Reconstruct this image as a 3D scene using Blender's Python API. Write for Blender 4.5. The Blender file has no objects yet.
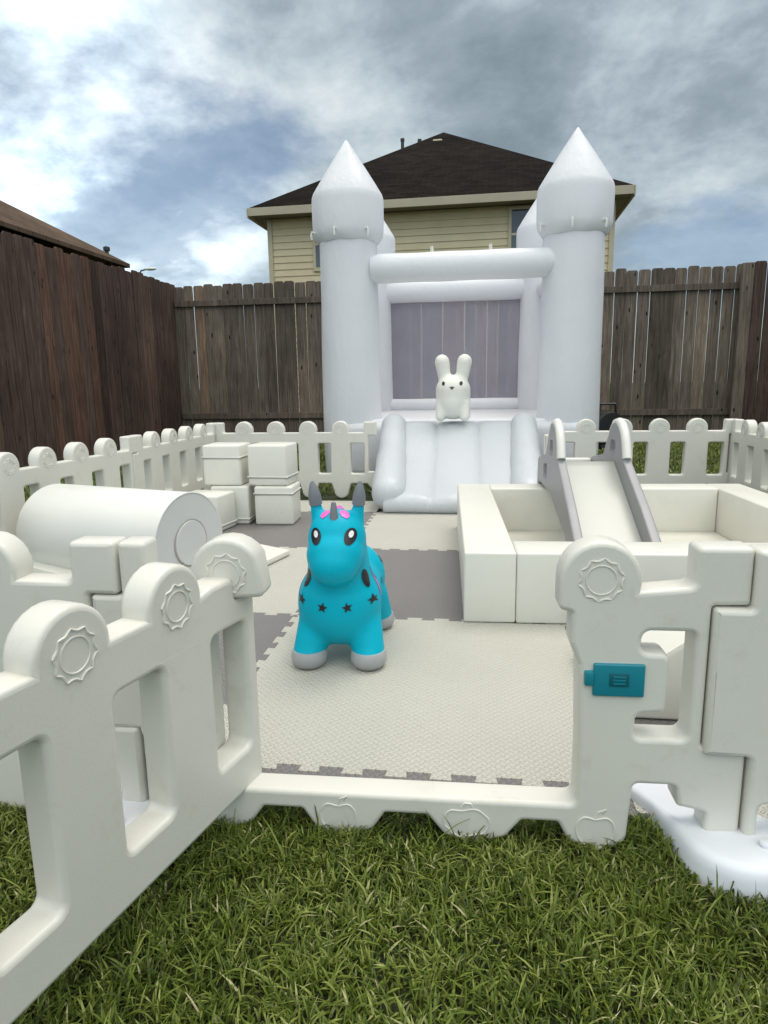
import bpy, bmesh, math, random
import numpy as np
from mathutils import Vector, Matrix, Euler
from mathutils.bvhtree import BVHTree
R = math.radians
PI = math.pi
random.seed(7)
sc = bpy.context.scene
col = sc.collection

# ------------------------------------------------------------------ objects
def link(o): col.objects.link(o); return o
def tag(o, label=None, cat=None, group=None, kind=None):
    if label: o['label'] = label
    if cat: o['category'] = cat
    if group: o['group'] = group
    if kind: o['kind'] = kind
    return o
def thing(name, label, cat, loc=(0, 0, 0), rz=0, group=None):
    o = link(bpy.data.objects.new(name, None)); o.empty_display_size = .1
    o.location = loc; o.rotation_euler = (0, 0, rz)
    return tag(o, label, cat, group)
def smooth(me, ang=40):
    me.polygons.foreach_set('use_smooth', [True] * len(me.polygons))
    me.set_sharp_from_angle(angle=R(ang))
def obj(name, bm, mat, parent=None, loc=None, rot=None, ang=40):
    me = bpy.data.meshes.new(name); bm.normal_update(); bm.to_mesh(me); bm.free()
    return mobj(name, me, mat, parent, loc, rot, ang)
def mobj(name, me, mat, parent=None, loc=None, rot=None, ang=40):
    me.materials.clear(); me.materials.append(mat)
    if ang: smooth(me, ang)
    o = link(bpy.data.objects.new(name, me))
    if parent: o.parent = parent
    if loc: o.location = loc
    if rot: o.rotation_euler = rot
    return o
def copy_tree(o, parent=None):
    c = o.copy(); col.objects.link(c)
    if parent: c.parent = parent
    for ch in list(o.children): copy_tree(ch, c)
    return c
def evaluated(me, mods):
    """apply a list of (type, settings) modifiers to a mesh"""
    o = bpy.data.objects.new('work', me); col.objects.link(o)
    for t, s in mods:
        m = o.modifiers.new(t, t)
        for k, v in s.items(): setattr(m, k, v)
    dg = bpy.context.evaluated_depsgraph_get(); dg.update()
    r = bpy.data.meshes.new_from_object(o.evaluated_get(dg))
    bpy.data.objects.remove(o)
    return r

# ------------------------------------------------------------------ shapes
def box(bm, x0, x1, y0, y1, z0, z1, bev=0, seg=2):
    r = bmesh.ops.create_cube(bm, size=1)
    vs = r['verts']
    for v in vs:
        v.co = Vector(((x0 + x1) / 2 + v.co.x * (x1 - x0), (y0 + y1) / 2 + v.co.y * (y1 - y0), (z0 + z1) / 2 + v.co.z * (z1 - z0)))
    if bev:
        es = list({e for v in vs for e in v.link_edges})
        bmesh.ops.bevel(bm, geom=es, offset=bev, segments=seg, profile=.5, affect='EDGES')
def bbox(*a, **k):
    bm = bmesh.new(); box(bm, *a, **k); return bm
def ring_tube(bm, pts, rad, n=8, closed=False):
    pts = [Vector(p) for p in pts]; N = len(pts); rings = []
    up = Vector((0, 0, 1)); prev = None
    for i, p in enumerate(pts):
        if closed: t = pts[(i + 1) % N] - pts[i - 1]
        else: t = pts[min(i + 1, N - 1)] - pts[max(i - 1, 0)]
        t.normalize()
        if prev is None:
            a = t.orthogonal().normalized()
        else:
            a = (prev - t * prev.dot(t)).normalized()
        prev = a; b = t.cross(a)
        r = rad[i] if hasattr(rad, '__len__') else rad
        rings.append([bm.verts.new(p + (a * math.cos(2 * PI * k / n) + b * math.sin(2 * PI * k / n)) * r) for k in range(n)])
    m = N if closed else N - 1
    for i in range(m):
        A, B = rings[i], rings[(i + 1) % N]
        if closed and i == N - 1:
            d = min(range(n), key=lambda s: (A[0].co - B[s].co).length)
            B = B[d:] + B[:d]
        for k in range(n): bm.faces.new((A[k], A[(k + 1) % n], B[(k + 1) % n], B[k]))
    if not closed:
        bm.faces.new(rings[0][::-1]); bm.faces.new(rings[-1])
def lathe(bm, prof, n=40, cx=0, cy=0, wob=None):
    rings = []
    for i, (r, z) in enumerate(prof):
        if r < 1e-5: rings.append([bm.verts.new((cx, cy, z))]); continue
        L = []
        for k in range(n):
            a = 2 * PI * k / n; rr = r + (wob(a, z, r) if wob else 0)
            L.append(bm.verts.new((cx + rr * math.cos(a), cy + rr * math.sin(a), z)))
        rings.append(L)
    for A, B in zip(rings, rings[1:]):
        if len(A) == 1 and len(B) == 1: continue
        for k in range(n):
            k2 = (k + 1) % n
            if len(A) == 1: bm.faces.new((A[0], B[k2], B[k]))
            elif len(B) == 1: bm.faces.new((A[k], A[k2], B[0]))
            else: bm.faces.new((A[k], A[k2], B[k2], B[k]))
    if len(rings[0]) > 1: bm.faces.new(rings[0][::-1])
    if len(rings[-1]) > 1: bm.faces.new(rings[-1])
def ellipsoid(bm, c, r, rot=None, seg=24):
    m = Matrix.Translation(c)
    if rot: m = m @ Euler(rot).to_matrix().to_4x4()
    m = m @ Matrix.Diagonal((r[0], r[1], r[2], 1))
    bmesh.ops.create_uvsphere(bm, u_segments=seg, v_segments=seg // 2, radius=1, matrix=m)
def capsule(bm, a, b, ra, rb, n=20, m=12):
    a = Vector(a); b = Vector(b); d = b - a; pts = []; rs = []
    u = d.normalized()
    for i in range(6):
        t = PI / 2 * (i + .35) / 6; pts.append(a - u * ra * math.cos(t)); rs.append(ra * math.sin(t))
    for i in range(m + 1):
        s = i / m; pts.append(a + d * s); rs.append(ra + (rb - ra) * s)
    for i in range(6):
        t = PI / 2 * (i + .65) / 6; pts.append(b + u * rb * math.sin(t)); rs.append(rb * math.cos(t))
    ring_tube(bm, pts, rs, n)
def fillet(poly, n=5):
    """poly: list of (x, z, radius)"""
    out = []; N = len(poly)
    for i in range(N):
        p = Vector(poly[i][:2]); r = poly[i][2] if len(poly[i]) > 2 else 0
        if r <= 0: out.append(p); continue
        a = Vector(poly[i - 1][:2]) - p; b = Vector(poly[(i + 1) % N][:2]) - p
        la, lb = a.length, b.length; a.normalize(); b.normalize()
        ang = a.angle(b)
        if ang > 3.1: out.append(p); continue
        t = min(r / math.tan(ang / 2), la * .49, lb * .49); rr = t * math.tan(ang / 2)
        c = p + (a + b).normalized() * (rr / math.sin(ang / 2))
        v0 = p + a * t - c; v1 = p + b * t - c
        for k in range(n + 1):
            v = v0.lerp(v1, k / n).normalized() * rr; out.append(c + v)
    return out
def arc(cx, cz, r, a0, a1, n=14):
    return [(cx + r * math.cos(R(a0 + (a1 - a0) * k / n)), cz + r * math.sin(R(a0 + (a1 - a0) * k / n)), 0) for k in range(n + 1)]
def plate(loops, half, bev, res=2):
    """filled outline with holes, lying in xz, thick in y; rounded edges"""
    cu = bpy.data.curves.new('w', 'CURVE'); cu.dimensions = '2D'; cu.fill_mode = 'BOTH'
    for L in loops:
        s = cu.splines.new('POLY'); s.points.add(len(L) - 1); s.use_cyclic_u = True
        for q, p in zip(s.points, L): q.co = (p[0], p[1], 0, 1)
    cu.extrude = half - bev; cu.bevel_depth = bev; cu.bevel_resolution = res; cu.offset = -bev
    o = bpy.data.objects.new('w', cu); col.objects.link(o)
    dg = bpy.context.evaluated_depsgraph_get(); dg.update()
    me = bpy.data.meshes.new_from_object(o.evaluated_get(dg))
    bpy.data.objects.remove(o)
    return me
UPRIGHT = Matrix.Rotation(PI / 2, 4, 'X')   # xy plate -> xz plate (y becomes z), front face to -y

# ------------------------------------------------------------------ materials
def nodes(name):
    m = bpy.data.materials.new(name); m.use_nodes = True
    nt = m.node_tree; b = nt.nodes['Principled BSDF']
    return m, nt, b
def N(nt, t, **k):
    n = nt.nodes.new(t)
    for a, v in k.items():
        if a in n.inputs.keys() if hasattr(n.inputs, 'keys') else False: n.inputs[a].default_value = v
        else: setattr(n, a, v)
    return n
def noise(nt, scale, detail=4, rough=.55, vec=None, dist=0):
    n = nt.nodes.new('ShaderNodeTexNoise'); n.inputs['Scale'].default_value = scale
    n.inputs['Detail'].default_value = detail; n.inputs['Roughness'].default_value = rough; n.inputs['Distortion'].default_value = dist
    if vec: nt.links.new(vec, n.inputs['Vector'])
    return n
def ramp(nt, fac, stops):
    r = nt.nodes.new('ShaderNodeValToRGB'); nt.links.new(fac, r.inputs[0])
    e = r.color_ramp.elements
    while len(e) < len(stops): e.new(.5)
    for s, (p, c) in zip(e, stops): s.position = p; s.color = (*c, 1) if len(c) == 3 else c
    return r
def bump(nt, b, h, strength, dist):
    n = nt.nodes.new('ShaderNodeBump'); n.inputs['Strength'].default_value = strength; n.inputs['Distance'].default_value = dist
    nt.links.new(h, n.inputs['Height']); nt.links.new(n.outputs[0], b.inputs['Normal']); return n
def coords(nt, which='Object', scale=None):
    t = nt.nodes.new('ShaderNodeTexCoord'); o = t.outputs[which]
    if scale:
        m = nt.nodes.new('ShaderNodeMapping'); m.inputs['Scale'].default_value = scale
        nt.links.new(o, m.inputs[0]); o = m.outputs[0]
    return o
def plain(name, c, rough=.5, var=.06, nscale=6, bmp=0, bscale=120, spec=.5, dirt=None):
    m, nt, b = nodes(name); v = coords(nt)
    n = noise(nt, nscale, 5, .6, v)
    lo = tuple(max(0, x * (1 - var)) for x in c); hi = tuple(min(1, x * (1 + var)) for x in c)
    r = ramp(nt, n.outputs[0], [(.3, lo), (.7, hi)])
    out = r.outputs[0]
    if dirt:
        n2 = noise(nt, dirt[1], 8, .7, v, .4)
        r2 = ramp(nt, n2.outputs[0], [(.56, (0, 0, 0)), (.78, (1, 1, 1))])
        mx = nt.nodes.new('ShaderNodeMix'); mx.data_type = 'RGBA'; mx.inputs[7].default_value = (*dirt[0], 1)
        ml = nt.nodes.new('ShaderNodeMath'); ml.operation = 'MULTIPLY'; ml.inputs[1].default_value = dirt[2]
        nt.links.new(r2.outputs[0], ml.inputs[0]); nt.links.new(ml.outputs[0], mx.inputs[0]); nt.links.new(out, mx.inputs[6])
        out = mx.outputs[2]
    nt.links.new(out, b.inputs['Base Color'])
    b.inputs['Roughness'].default_value = rough; b.inputs['Specular IOR Level'].default_value = spec
    if bmp:
        h = noise(nt, bscale, 3, .5, v); bump(nt, b, h.outputs[0], bmp, .002)
    return m
M = {}
M['plastic'] = plain('moulded white plastic', (.675, .66, .59), .34, .035, 3, .14, 240, dirt=((.34, .31, .21), 14, .26))
M['plastic_emblem'] = plain('embossed white plastic', (.695, .68, .61), .40, .02, 4)
M['base_plastic'] = plain('cool white plastic', (.78, .80, .84), .4, .03, 4, .06, 200)
M['vinyl'] = plain('cream white vinyl', (.725, .715, .64), .36, .03, 4, .35, 9, dirt=((.50, .45, .33), 9, .22))
M['vinyl_cover'] = plain('white vinyl cover', (.72, .72, .67), .34, .025, 4, .30, 9)
M['vinyl_panel'] = plain('grey white vinyl', (.66, .66, .64), .38, .03, 5, .10, 30)
M['seam'] = plain('grey seam stitching', (.36, .35, .30), .8, .1, 40)  # one grey for the stitched seam lines
M['slide_bed'] = plain('glossy ivory plastic', (.47, .475, .425), .3, .02, 3)
M['slide_grey'] = plain('grey plastic', (.27, .265, .275), .4, .05, 5, .05, 200)
M['slide_white'] = plain('ivory rail plastic', (.72, .71, .66), .4, .04, 5)
M['turq'] = plain('turquoise rubber', (.001, .40, .54), .42, .05, 5, .06, 150, spec=.14)
M['latch'] = plain('teal latch plastic', (.008, .21, .27), .35, .05, 8)
M['latch_dark'] = plain('dark teal recess', (.004, .10, .13), .4, .05, 8)
M['silver'] = plain('silver grey rubber', (.36, .37, .38), .38, .05, 8)
M['grey_tip'] = plain('dark grey rubber', (.20, .21, .23), .45, .06, 10)
M['pink'] = plain('pink rubber', (.72, .14, .50), .4, .05, 8)
M['black'] = plain('black paint', (.014, .012, .014), .35, .1, 9)
M['maroon'] = plain('maroon paint', (.16, .015, .035), .4, .1, 9)
M['eye_white'] = plain('white paint', (.82, .82, .82), .3, .02, 9)
M['rabbit'] = plain('milk white rubber', (.77, .765, .69), .42, .03, 6, .05, 120)
M['rabbit_nose'] = plain('soft brown paint', (.12, .07, .06), .4, .05, 9)
M['window'] = plain('dark window glass', (.05, .065, .075), .08, .15, .6, spec=.8)
M['trim'] = plain('cream house trim', (.50, .44, .30), .6, .06, 2)
M['fascia'] = plain('tan fascia board', (.42, .36, .26), .6, .06, 2)
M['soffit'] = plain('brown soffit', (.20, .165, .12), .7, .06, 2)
M['blackmetal'] = plain('black powder coated plastic', (.016, .016, .018), .45, .2, 20)
M['pipe'] = plain('dark vent pipe', (.035, .033, .033), .5, .1, 8)

def inflatable(name, c):
    m, nt, b = nodes(name); v = coords(nt)
    n = noise(nt, 2.2, 4, .5, v)
    r = ramp(nt, n.outputs[0], [(.3, tuple(x * .97 for x in c)), (.7, c)])
    nt.links.new(r.outputs[0], b.inputs['Base Color']); b.inputs['Roughness'].default_value = .38
    v2 = coords(nt, 'Object', (9, 9, 3))
    n2 = noise(nt, 1.6, 3, .5, v2, 1.2); bump(nt, b, n2.outputs[0], .45, .014)
    t = nt.nodes.new('ShaderNodeBsdfTranslucent'); nt.links.new(r.outputs[0], t.inputs[0])
    mx = nt.nodes.new('ShaderNodeMixShader'); mx.inputs[0].default_value = .28
    nt.links.new(b.outputs[0], mx.inputs[1]); nt.links.new(t.outputs[0], mx.inputs[2])
    nt.links.new(mx.outputs[0], nt.nodes['Material Output'].inputs[0])
    return m
M['inflate'] = inflatable('white inflated nylon', (.90, .905, .925))
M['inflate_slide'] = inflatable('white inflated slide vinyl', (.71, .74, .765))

def net_mat():
    m, nt, b = nodes('dark mesh netting')
    b.inputs['Base Color'].default_value = (.44, .43, .53, 1); b.inputs['Roughness'].default_value = .8
    t = nt.nodes.new('ShaderNodeBsdfTransparent'); mx = nt.nodes.new('ShaderNodeMixShader')
    v = coords(nt, 'Object'); n = noise(nt, 3, 3, .5, v); r = ramp(nt, n.outputs[0], [(.3, (.49,) * 3), (.7, (.56,) * 3)])
    nt.links.new(r.outputs[0], mx.inputs[0]); nt.links.new(t.outputs[0], mx.inputs[1]); nt.links.new(b.outputs[0], mx.inputs[2])
    nt.links.new(mx.outputs[0], nt.nodes['Material Output'].inputs[0]); return m
M['net'] = net_mat()

def mat_tile(name, c, stain):
    m, nt, b = nodes(name); v = coords(nt)
    n = noise(nt, 2.4, 6, .6, v); r = ramp(nt, n.outputs[0], [(.3, tuple(x * .93 for x in c)), (.7, c)])
    n2 = noise(nt, 14, 7, .7, v); r2 = ramp(nt, n2.outputs[0], [(.62, (0, 0, 0)), (.8, (.35,) * 3)])
    mx = nt.nodes.new('ShaderNodeMix'); mx.data_type = 'RGBA'; mx.inputs[7].default_value = (*stain, 1)
    nt.links.new(r2.outputs[0], mx.inputs[0]); nt.links.new(r.outputs[0], mx.inputs[6]); nt.links.new(mx.outputs[2], b.inputs['Base Color'])
    b.inputs['Roughness'].default_value = .5
    # tread: short bars turned alternately
    sep = nt.nodes.new('ShaderNodeSeparateXYZ'); nt.links.new(v, sep.inputs[0])
    def mth(op, a, c2=None):
        q = nt.nodes.new('ShaderNodeMath'); q.operation = op
        for i, s in enumerate((a, c2)):
            if s is None: continue
            if isinstance(s, (int, float)): q.inputs[i].default_value = s
            else: nt.links.new(s, q.inputs[i])
        return q.outputs[0]
    P = .021
    ux = mth('DIVIDE', sep.outputs[0], P); uy = mth('DIVIDE', sep.outputs[1], P)
    sx = mth('ADD', ux, uy); sy = mth('SUBTRACT', ux, uy)
    fx = mth('FRACT', sx); fy = mth('FRACT', sy)
    par = mth('MODULO', mth('ABSOLUTE', mth('ADD', mth('FLOOR', sx), mth('FLOOR', sy))), 2)
    ax = mth('ABSOLUTE', mth('SUBTRACT', fx, .5)); ay = mth('ABSOLUTE', mth('SUBTRACT', fy, .5))
    # bar A: thin in x, long in y ; bar B: other way
    def bar(a, c2):
        q1 = nt.nodes.new('ShaderNodeMapRange'); q1.inputs[1].default_value = .12; q1.inputs[2].default_value = .24; q1.inputs[3].default_value = 1; q1.inputs[4].default_value = 0
        nt.links.new(a, q1.inputs[0])
        q2 = nt.nodes.new('ShaderNodeMapRange'); q2.inputs[1].default_value = .36; q2.inputs[2].default_value = .48; q2.inputs[3].default_value = 1; q2.inputs[4].default_value = 0
        nt.links.new(c2, q2.inputs[0]); return mth('MULTIPLY', q1.outputs[0], q2.outputs[0])
    A = bar(ax, ay); B = bar(ay, ax)
    h = mth('ADD', mth('MULTIPLY', A, par), mth('MULTIPLY', B, mth('SUBTRACT', 1, par)))
    bump(nt, b, h, .9, .0038)
    return m
M['mat_white'] = mat_tile('cream foam mat', (.525, .515, .45), (.40, .36, .28))
M['mat_grey'] = mat_tile('grey foam mat', (.20, .188, .182), (.16, .15, .14))

def wood(name, a, c, d):
    m, nt, b = nodes(name)
    at = nt.nodes.new('ShaderNodeAttribute'); at.attribute_name = 'tone'
    v = coords(nt, 'Object', (16, 16, 1.0))
    off = nt.nodes.new('ShaderNodeVectorMath'); off.operation = 'ADD'; nt.links.new(v, off.inputs[0])
    sc_ = nt.nodes.new('ShaderNodeVectorMath'); sc_.operation = 'SCALE'; sc_.inputs['Scale'].default_value = 40; nt.links.new(at.outputs['Color'], sc_.inputs[0])
    nt.links.new(sc_.outputs[0], off.inputs[1])
    n = noise(nt, 2.2, 8, .68, off.outputs[0], .8)
    r = ramp(nt, n.outputs[0], [(.25, a), (.5, c), (.78, d)])
    hs = nt.nodes.new('ShaderNodeMix'); hs.data_type = 'RGBA'; hs.blend_type = 'MULTIPLY'; hs.inputs[0].default_value = 1
    r3 = ramp(nt, at.outputs['Fac'], [(0, (.50, .47, .45)), (.5, (.95, .90, .86)), (.8, (1.25, 1.2, 1.12)), (1, (1.45, 1.15, .95))])
    nt.links.new(r.outputs[0], hs.inputs[6]); nt.links.new(r3.outputs[0], hs.inputs[7])
    # knots
    v2 = coords(nt, 'Object', (6, 6, 2.2)); vo = nt.nodes.new('ShaderNodeTexVoronoi'); vo.inputs['Scale'].default_value = 1.3; nt.links.new(v2, vo.inputs['Vector'])
    rk = ramp(nt, vo.outputs['Distance'], [(.07, (0, 0, 0)), (.13, (1, 1, 1))])
    kx = nt.nodes.new('ShaderNodeMix'); kx.data_type = 'RGBA'; kx.inputs[6].default_value = (.02, .014, .01, 1)
    nt.links.new(rk.outputs[0], kx.inputs[0]); nt.links.new(hs.outputs[2], kx.inputs[7])
    # big damp patches
    n4 = noise(nt, .8, 4, .6, coords(nt)); r4 = ramp(nt, n4.outputs[0], [(.35, (.72, .70, .70)), (.65, (1.1, 1.08, 1.05))])
    hx = nt.nodes.new('ShaderNodeMix'); hx.data_type = 'RGBA'; hx.blend_type = 'MULTIPLY'; hx.inputs[0].default_value = 1
    nt.links.new(kx.outputs[2], hx.inputs[6]); nt.links.new(r4.outputs[0], hx.inputs[7])
    nt.links.new(hx.outputs[2], b.inputs['Base Color']); b.inputs['Roughness'].default_value = .85; b.inputs['Specular IOR Level'].default_value = .2
    bump(nt, b, n.outputs[0], .5, .006); return m
M['wood'] = wood('weathered cedar', (.060, .049, .040), (.165, .142, .118), (.30, .265, .225))
M['wood_dark'] = wood('dark stained cedar', (.030, .021, .019), (.088, .062, .054), (.185, .135, .115))

def roofmat(name, a, c):
    m, nt, b = nodes(name); v = coords(nt)
    br = nt.nodes.new('ShaderNodeTexBrick'); br.inputs['Scale'].default_value = 1.0
    br.inputs['Brick Width'].default_value = .32; br.inputs['Row Height'].default_value = .15; br.inputs['Mortar Size'].default_value = .008
    br.inputs['Color1'].default_value = (*a, 1); br.inputs['Color2'].default_value = (*c, 1); br.inputs['Mortar'].default_value = (*[x * .5 for x in a], 1)
    uv = nt.nodes.new('ShaderNodeUVMap'); uv.uv_map = 'roof'; nt.links.new(uv.outputs[0], br.inputs['Vector'])
    n = noise(nt, .55, 6, .65, v); r = ramp(nt, n.outputs[0], [(.3, (.65, .62, .62)), (.7, (1.3, 1.2, 1.15))])
    mx = nt.nodes.new('ShaderNodeMix'); mx.data_type = 'RGBA'; mx.blend_type = 'MULTIPLY'; mx.inputs[0].default_value = 1
    nt.links.new(br.outputs[0], mx.inputs[6]); nt.links.new(r.outputs[0], mx.inputs[7]); nt.links.new(mx.outputs[2], b.inputs['Base Color'])
    b.inputs['Roughness'].default_value = .9; b.inputs['Specular IOR Level'].default_value = .04
    bump(nt, b, br.outputs['Fac'], -.5, .02); return m
M['roof'] = roofmat('dark brown shingle', (.0080, .0066, .0056), (.0185, .0145, .0118))
M['roof_tan'] = roofmat('tan weathered shingle', (.10, .075, .055), (.13, .098, .072))
M['siding'] = plain('yellow lap siding', (.62, .52, .33), .6, .06, 1.5, dirt=((.35, .28, .16), 1.2, .2))

def lawn():
    m, nt, b = nodes('lawn soil and thatch'); v = coords(nt)
    n = noise(nt, 30, 8, .7, v); r = ramp(nt, n.outputs[0], [(.3, (.012, .016, .006)), (.5, (.03, .045, .012)), (.75, (.06, .08, .022))])
    n2 = noise(nt, 1.2, 4, .6, v); r2 = ramp(nt, n2.outputs[0], [(.3, (.7, .7, .7)), (.7, (1.3, 1.25, 1.1))])
    mx = nt.nodes.new('ShaderNodeMix'); mx.data_type = 'RGBA'; mx.blend_type = 'MULTIPLY'; mx.inputs[0].default_value = 1
    nt.links.new(r.outputs[0], mx.inputs[6]); nt.links.new(r2.outputs[0], mx.inputs[7]); nt.links.new(mx.outputs[2], b.inputs['Base Color'])
    b.inputs['Roughness'].default_value = .9; bump(nt, b, n.outputs[0], 1, .02); return m
M['lawn'] = lawn()
def grassmat():
    m, nt, b = nodes('grass blade'); at = nt.nodes.new('ShaderNodeAttribute'); at.attribute_name = 'tone'
    r = ramp(nt, at.outputs['Fac'], [(0, (.036, .056, .008)), (.3, (.095, .138, .019)), (.6, (.18, .24, .036)), (.85, (.33, .37, .10)), (1, (.52, .48, .26))])
    nt.links.new(r.outputs[0], b.inputs['Base Color']); b.inputs['Roughness'].default_value = .5; b.inputs['Specular IOR Level'].default_value = .3
    t = nt.nodes.new('ShaderNodeBsdfTranslucent'); nt.links.new(r.outputs[0], t.inputs[0])
    mx = nt.nodes.new('ShaderNodeMixShader'); mx.inputs[0].default_value = .3
    nt.links.new(b.outputs[0], mx.inputs[1]); nt.links.new(t.outputs[0], mx.inputs[2]); nt.links.new(mx.outputs[0], nt.nodes['Material Output'].inputs[0])
    return m
M['grass'] = grassmat()

# ------------------------------------------------------------------ ground
bm = bmesh.new(); S = 150
vs = [bm.verts.new(p) for p in ((-S, -S, 0), (S, -S, 0), (S, S, 0), (-S, S, 0))]; bm.faces.new(vs)
g = obj('lawn_ground', bm, M['lawn'], ang=None); tag(g, 'green lawn of the back yard', 'ground', kind='structure')

FOOT_A, FOOT_B = (.462, 1.120), (.372, 1.32)
def seg_d(x, y, a, b):
    ax, ay = a; bx, by = b; dx, dy = bx - ax, by - ay
    t = np.clip(((x - ax) * dx + (y - ay) * dy) / (dx * dx + dy * dy), 0, 1)
    return np.hypot(x - ax - t * dx, y - ay - t * dy)
def grass():
    rng = np.random.default_rng(3)
    def scatter(n, x0, x1, y0, y1): return rng.uniform(x0, x1, n), rng.uniform(y0, y1, n)
    X = []; Y = []; Hh = []; W = []
    x, y = scatter(165000, -1.55, 1.25, .30, 1.32)
    keep = (y < 1.19) & (np.hypot(x - FOOT_A[0], y - FOOT_A[1]) > .10) & (seg_d(x, y, FOOT_A, FOOT_B) > .075) & ~((y > 1.10) & (x > -.48) & (x < .27) & (rng.random(len(x)) < .35))
    # cut short under the gate frame; keep tall elsewhere
    dens = np.sin(x * 31 + 2.1 * np.sin(y * 27)) * np.sin(y * 37 + 1.9 * np.sin(x * 29 + 1)) + .5 * np.sin(x * 83 + y * 41) * np.sin(y * 71 - x * 37)
    keep &= rng.random(len(x)) < np.clip(.70 + .36 * dens, .30, 1)
    x, y = x[keep], y[keep]
    clump = np.sin(x * 23 + 1.3 * np.sin(y * 17)) * np.sin(y * 19 + 1.7 * np.sin(x * 13))
    h = rng.uniform(.017, .039, len(x)) * (1 + .28 * clump); w = rng.uniform(.0022, .0048, len(x))
    h *= np.where((y > 1.07) & (x < .27) & (x > -.5), .85, 1.)
    X.append(x); Y.append(y); Hh.append(h); W.append(w)
    # longer stragglers
    x, y = scatter(700, -1.4, 1.1, .35, 1.12); k = seg_d(x, y, FOOT_A, FOOT_B) > .11; x, y = x[k], y[k]
    X.append(x); Y.append(y); Hh.append(rng.uniform(.05, .085, len(x))); W.append(rng.uniform(.002, .0035, len(x)))
    # beyond the play fence, in front of the wooden fence
    x, y = scatter(42000, -4.6, 4.4, 4.95, 10.2); X.append(x); Y.append(y); Hh.append(rng.uniform(.03, .065, len(x))); W.append(rng.uniform(.006, .012, len(x)))
    x, y = scatter(9000, -4.6, -2.05, 1.2, 5.0); X.append(x); Y.append(y); Hh.append(rng.uniform(.03, .06, len(x))); W.append(rng.uniform(.006, .011, len(x)))
    x, y = scatter(9000, 1.85, 4.4, 1.2, 5.0); X.append(x); Y.append(y); Hh.append(rng.uniform(.03, .06, len(x))); W.append(rng.uniform(.006, .011, len(x)))
    x = np.concatenate(X); y = np.concatenate(Y); h = np.concatenate(Hh); w = np.concatenate(W); n = len(x)
    az = rng.uniform(0, 2 * PI, n); lean = rng.uniform(.08, 1.35, n); fa = az + PI / 2 + rng.normal(0, .5, n)
    lx, ly = np.cos(az), np.sin(az); sx, sy = np.cos(fa), np.sin(fa)
    V = np.zeros((n, 7, 3), np.float32)
    for i, (t, wk) in enumerate(((0, .8), (.4, 1.), (.75, .8))):
        b = h * t; o = h * lean * t * t
        cx = x + lx * o; cy = y + ly * o; cz = b * (1 - .28 * lean * t)
        V[:, 2 * i] = np.stack([cx - sx * w * wk / 2, cy - sy * w * wk / 2, cz], 1)
        V[:, 2 * i + 1] = np.stack([cx + sx * w * wk / 2, cy + sy * w * wk / 2, cz], 1)
    V[:, 6] = np.stack([x + lx * h * lean, y + ly * h * lean, h * (1 - .30 * lean)], 1)
    base = np.arange(n)[:, None] * 7
    q = np.concatenate([base + np.array([0, 1, 3, 2]), base + np.array([2, 3, 5, 4]), base + np.array([4, 5, 6, 6])], 1).reshape(n, 3, 4)
    loops = np.concatenate([q[:, 0], q[:, 1], q[:, 2, :3]], 1).reshape(-1)
    starts = (np.arange(n)[:, None] * 11 + np.array([0, 4, 8])).reshape(-1); tot = np.tile([4, 4, 3], n)
    me = bpy.data.meshes.new('lawn_grass'); me.vertices.add(n * 7); me.vertices.foreach_set('co', V.reshape(-1))
    me.loops.add(len(loops)); me.loops.foreach_set('vertex_index', loops.astype(np.int32))
    me.polygons.add(n * 3); me.polygons.foreach_set('loop_start', starts.astype(np.int32)); me.polygons.foreach_set('loop_total', tot.astype(np.int32))
    tone = np.clip(rng.beta(1.7, 2.3, n) + .10 * np.sin(x * 9) * np.sin(y * 7 + x * 3), 0, .92); tone[rng.random(n) < .022] = 1.0
    a = me.attributes.new('tone', 'FLOAT', 'POINT'); a.data.foreach_set('value', np.repeat(tone, 7).astype(np.float32))
    me.update(calc_edges=True); me.validate()
    o = mobj('lawn_grass', me, M['grass'], ang=None)
    tag(o, 'short dense green grass blades of the lawn in front of the gate', 'grass', kind='stuff')
grass()

# ------------------------------------------------------------------ wooden yard fences
def boards(bm, x0, x1, zt, wmin=.15, wmax=.17, thick=.018, tones=None, gap=.008, bad=.1, wide=(.008, .016)):
    """dog eared boards along local x; returns tones per board in order"""
    x = x0; lay = bm.faces.layers.float.new('tone') if 'tone' not in bm.faces.layers.float.keys() else bm.faces.layers.float['tone']
    t = .5
    while x < x1:
        w = random.uniform(wmin, wmax); h = zt + random.uniform(-.025, .02); e = w * .16
        if random.random() < .55: t = min(.85, max(.1, random.gauss(.5, .2)))
        if random.random() < .05: t = .97
        sk = random.uniform(-.006, .006); z0 = .03; yo = random.uniform(-.004, .004)
        prof = [(x, z0), (x + w, z0), (x + w + sk, h - e * 1.3), (x + w + sk - e * .35, h - e * .4), (x + w + sk - e, h), (x + sk + e, h), (x + sk + e * .35, h - e * .4), (x + sk, h - e * 1.3)]
        A = [bm.verts.new((p[0], yo, p[1])) for p in prof]; B = [bm.verts.new((p[0], yo + thick, p[1])) for p in prof]
        fs = [bm.faces.new(A), bm.faces.new(B[::-1])]
        for i in range(len(A)):
            j = (i + 1) % len(A); fs.append(bm.faces.new((A[j], A[i], B[i], B[j])))
        for f in fs: f[lay] = t
        x += w + (random.uniform(*wide) if random.random() < bad else random.uniform(.001, gap))
def setf(bm, t):
    lay = bm.faces.layers.float.get('tone') or bm.faces.layers.float.new('tone')
    for f in bm.faces: f[lay] = t
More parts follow.
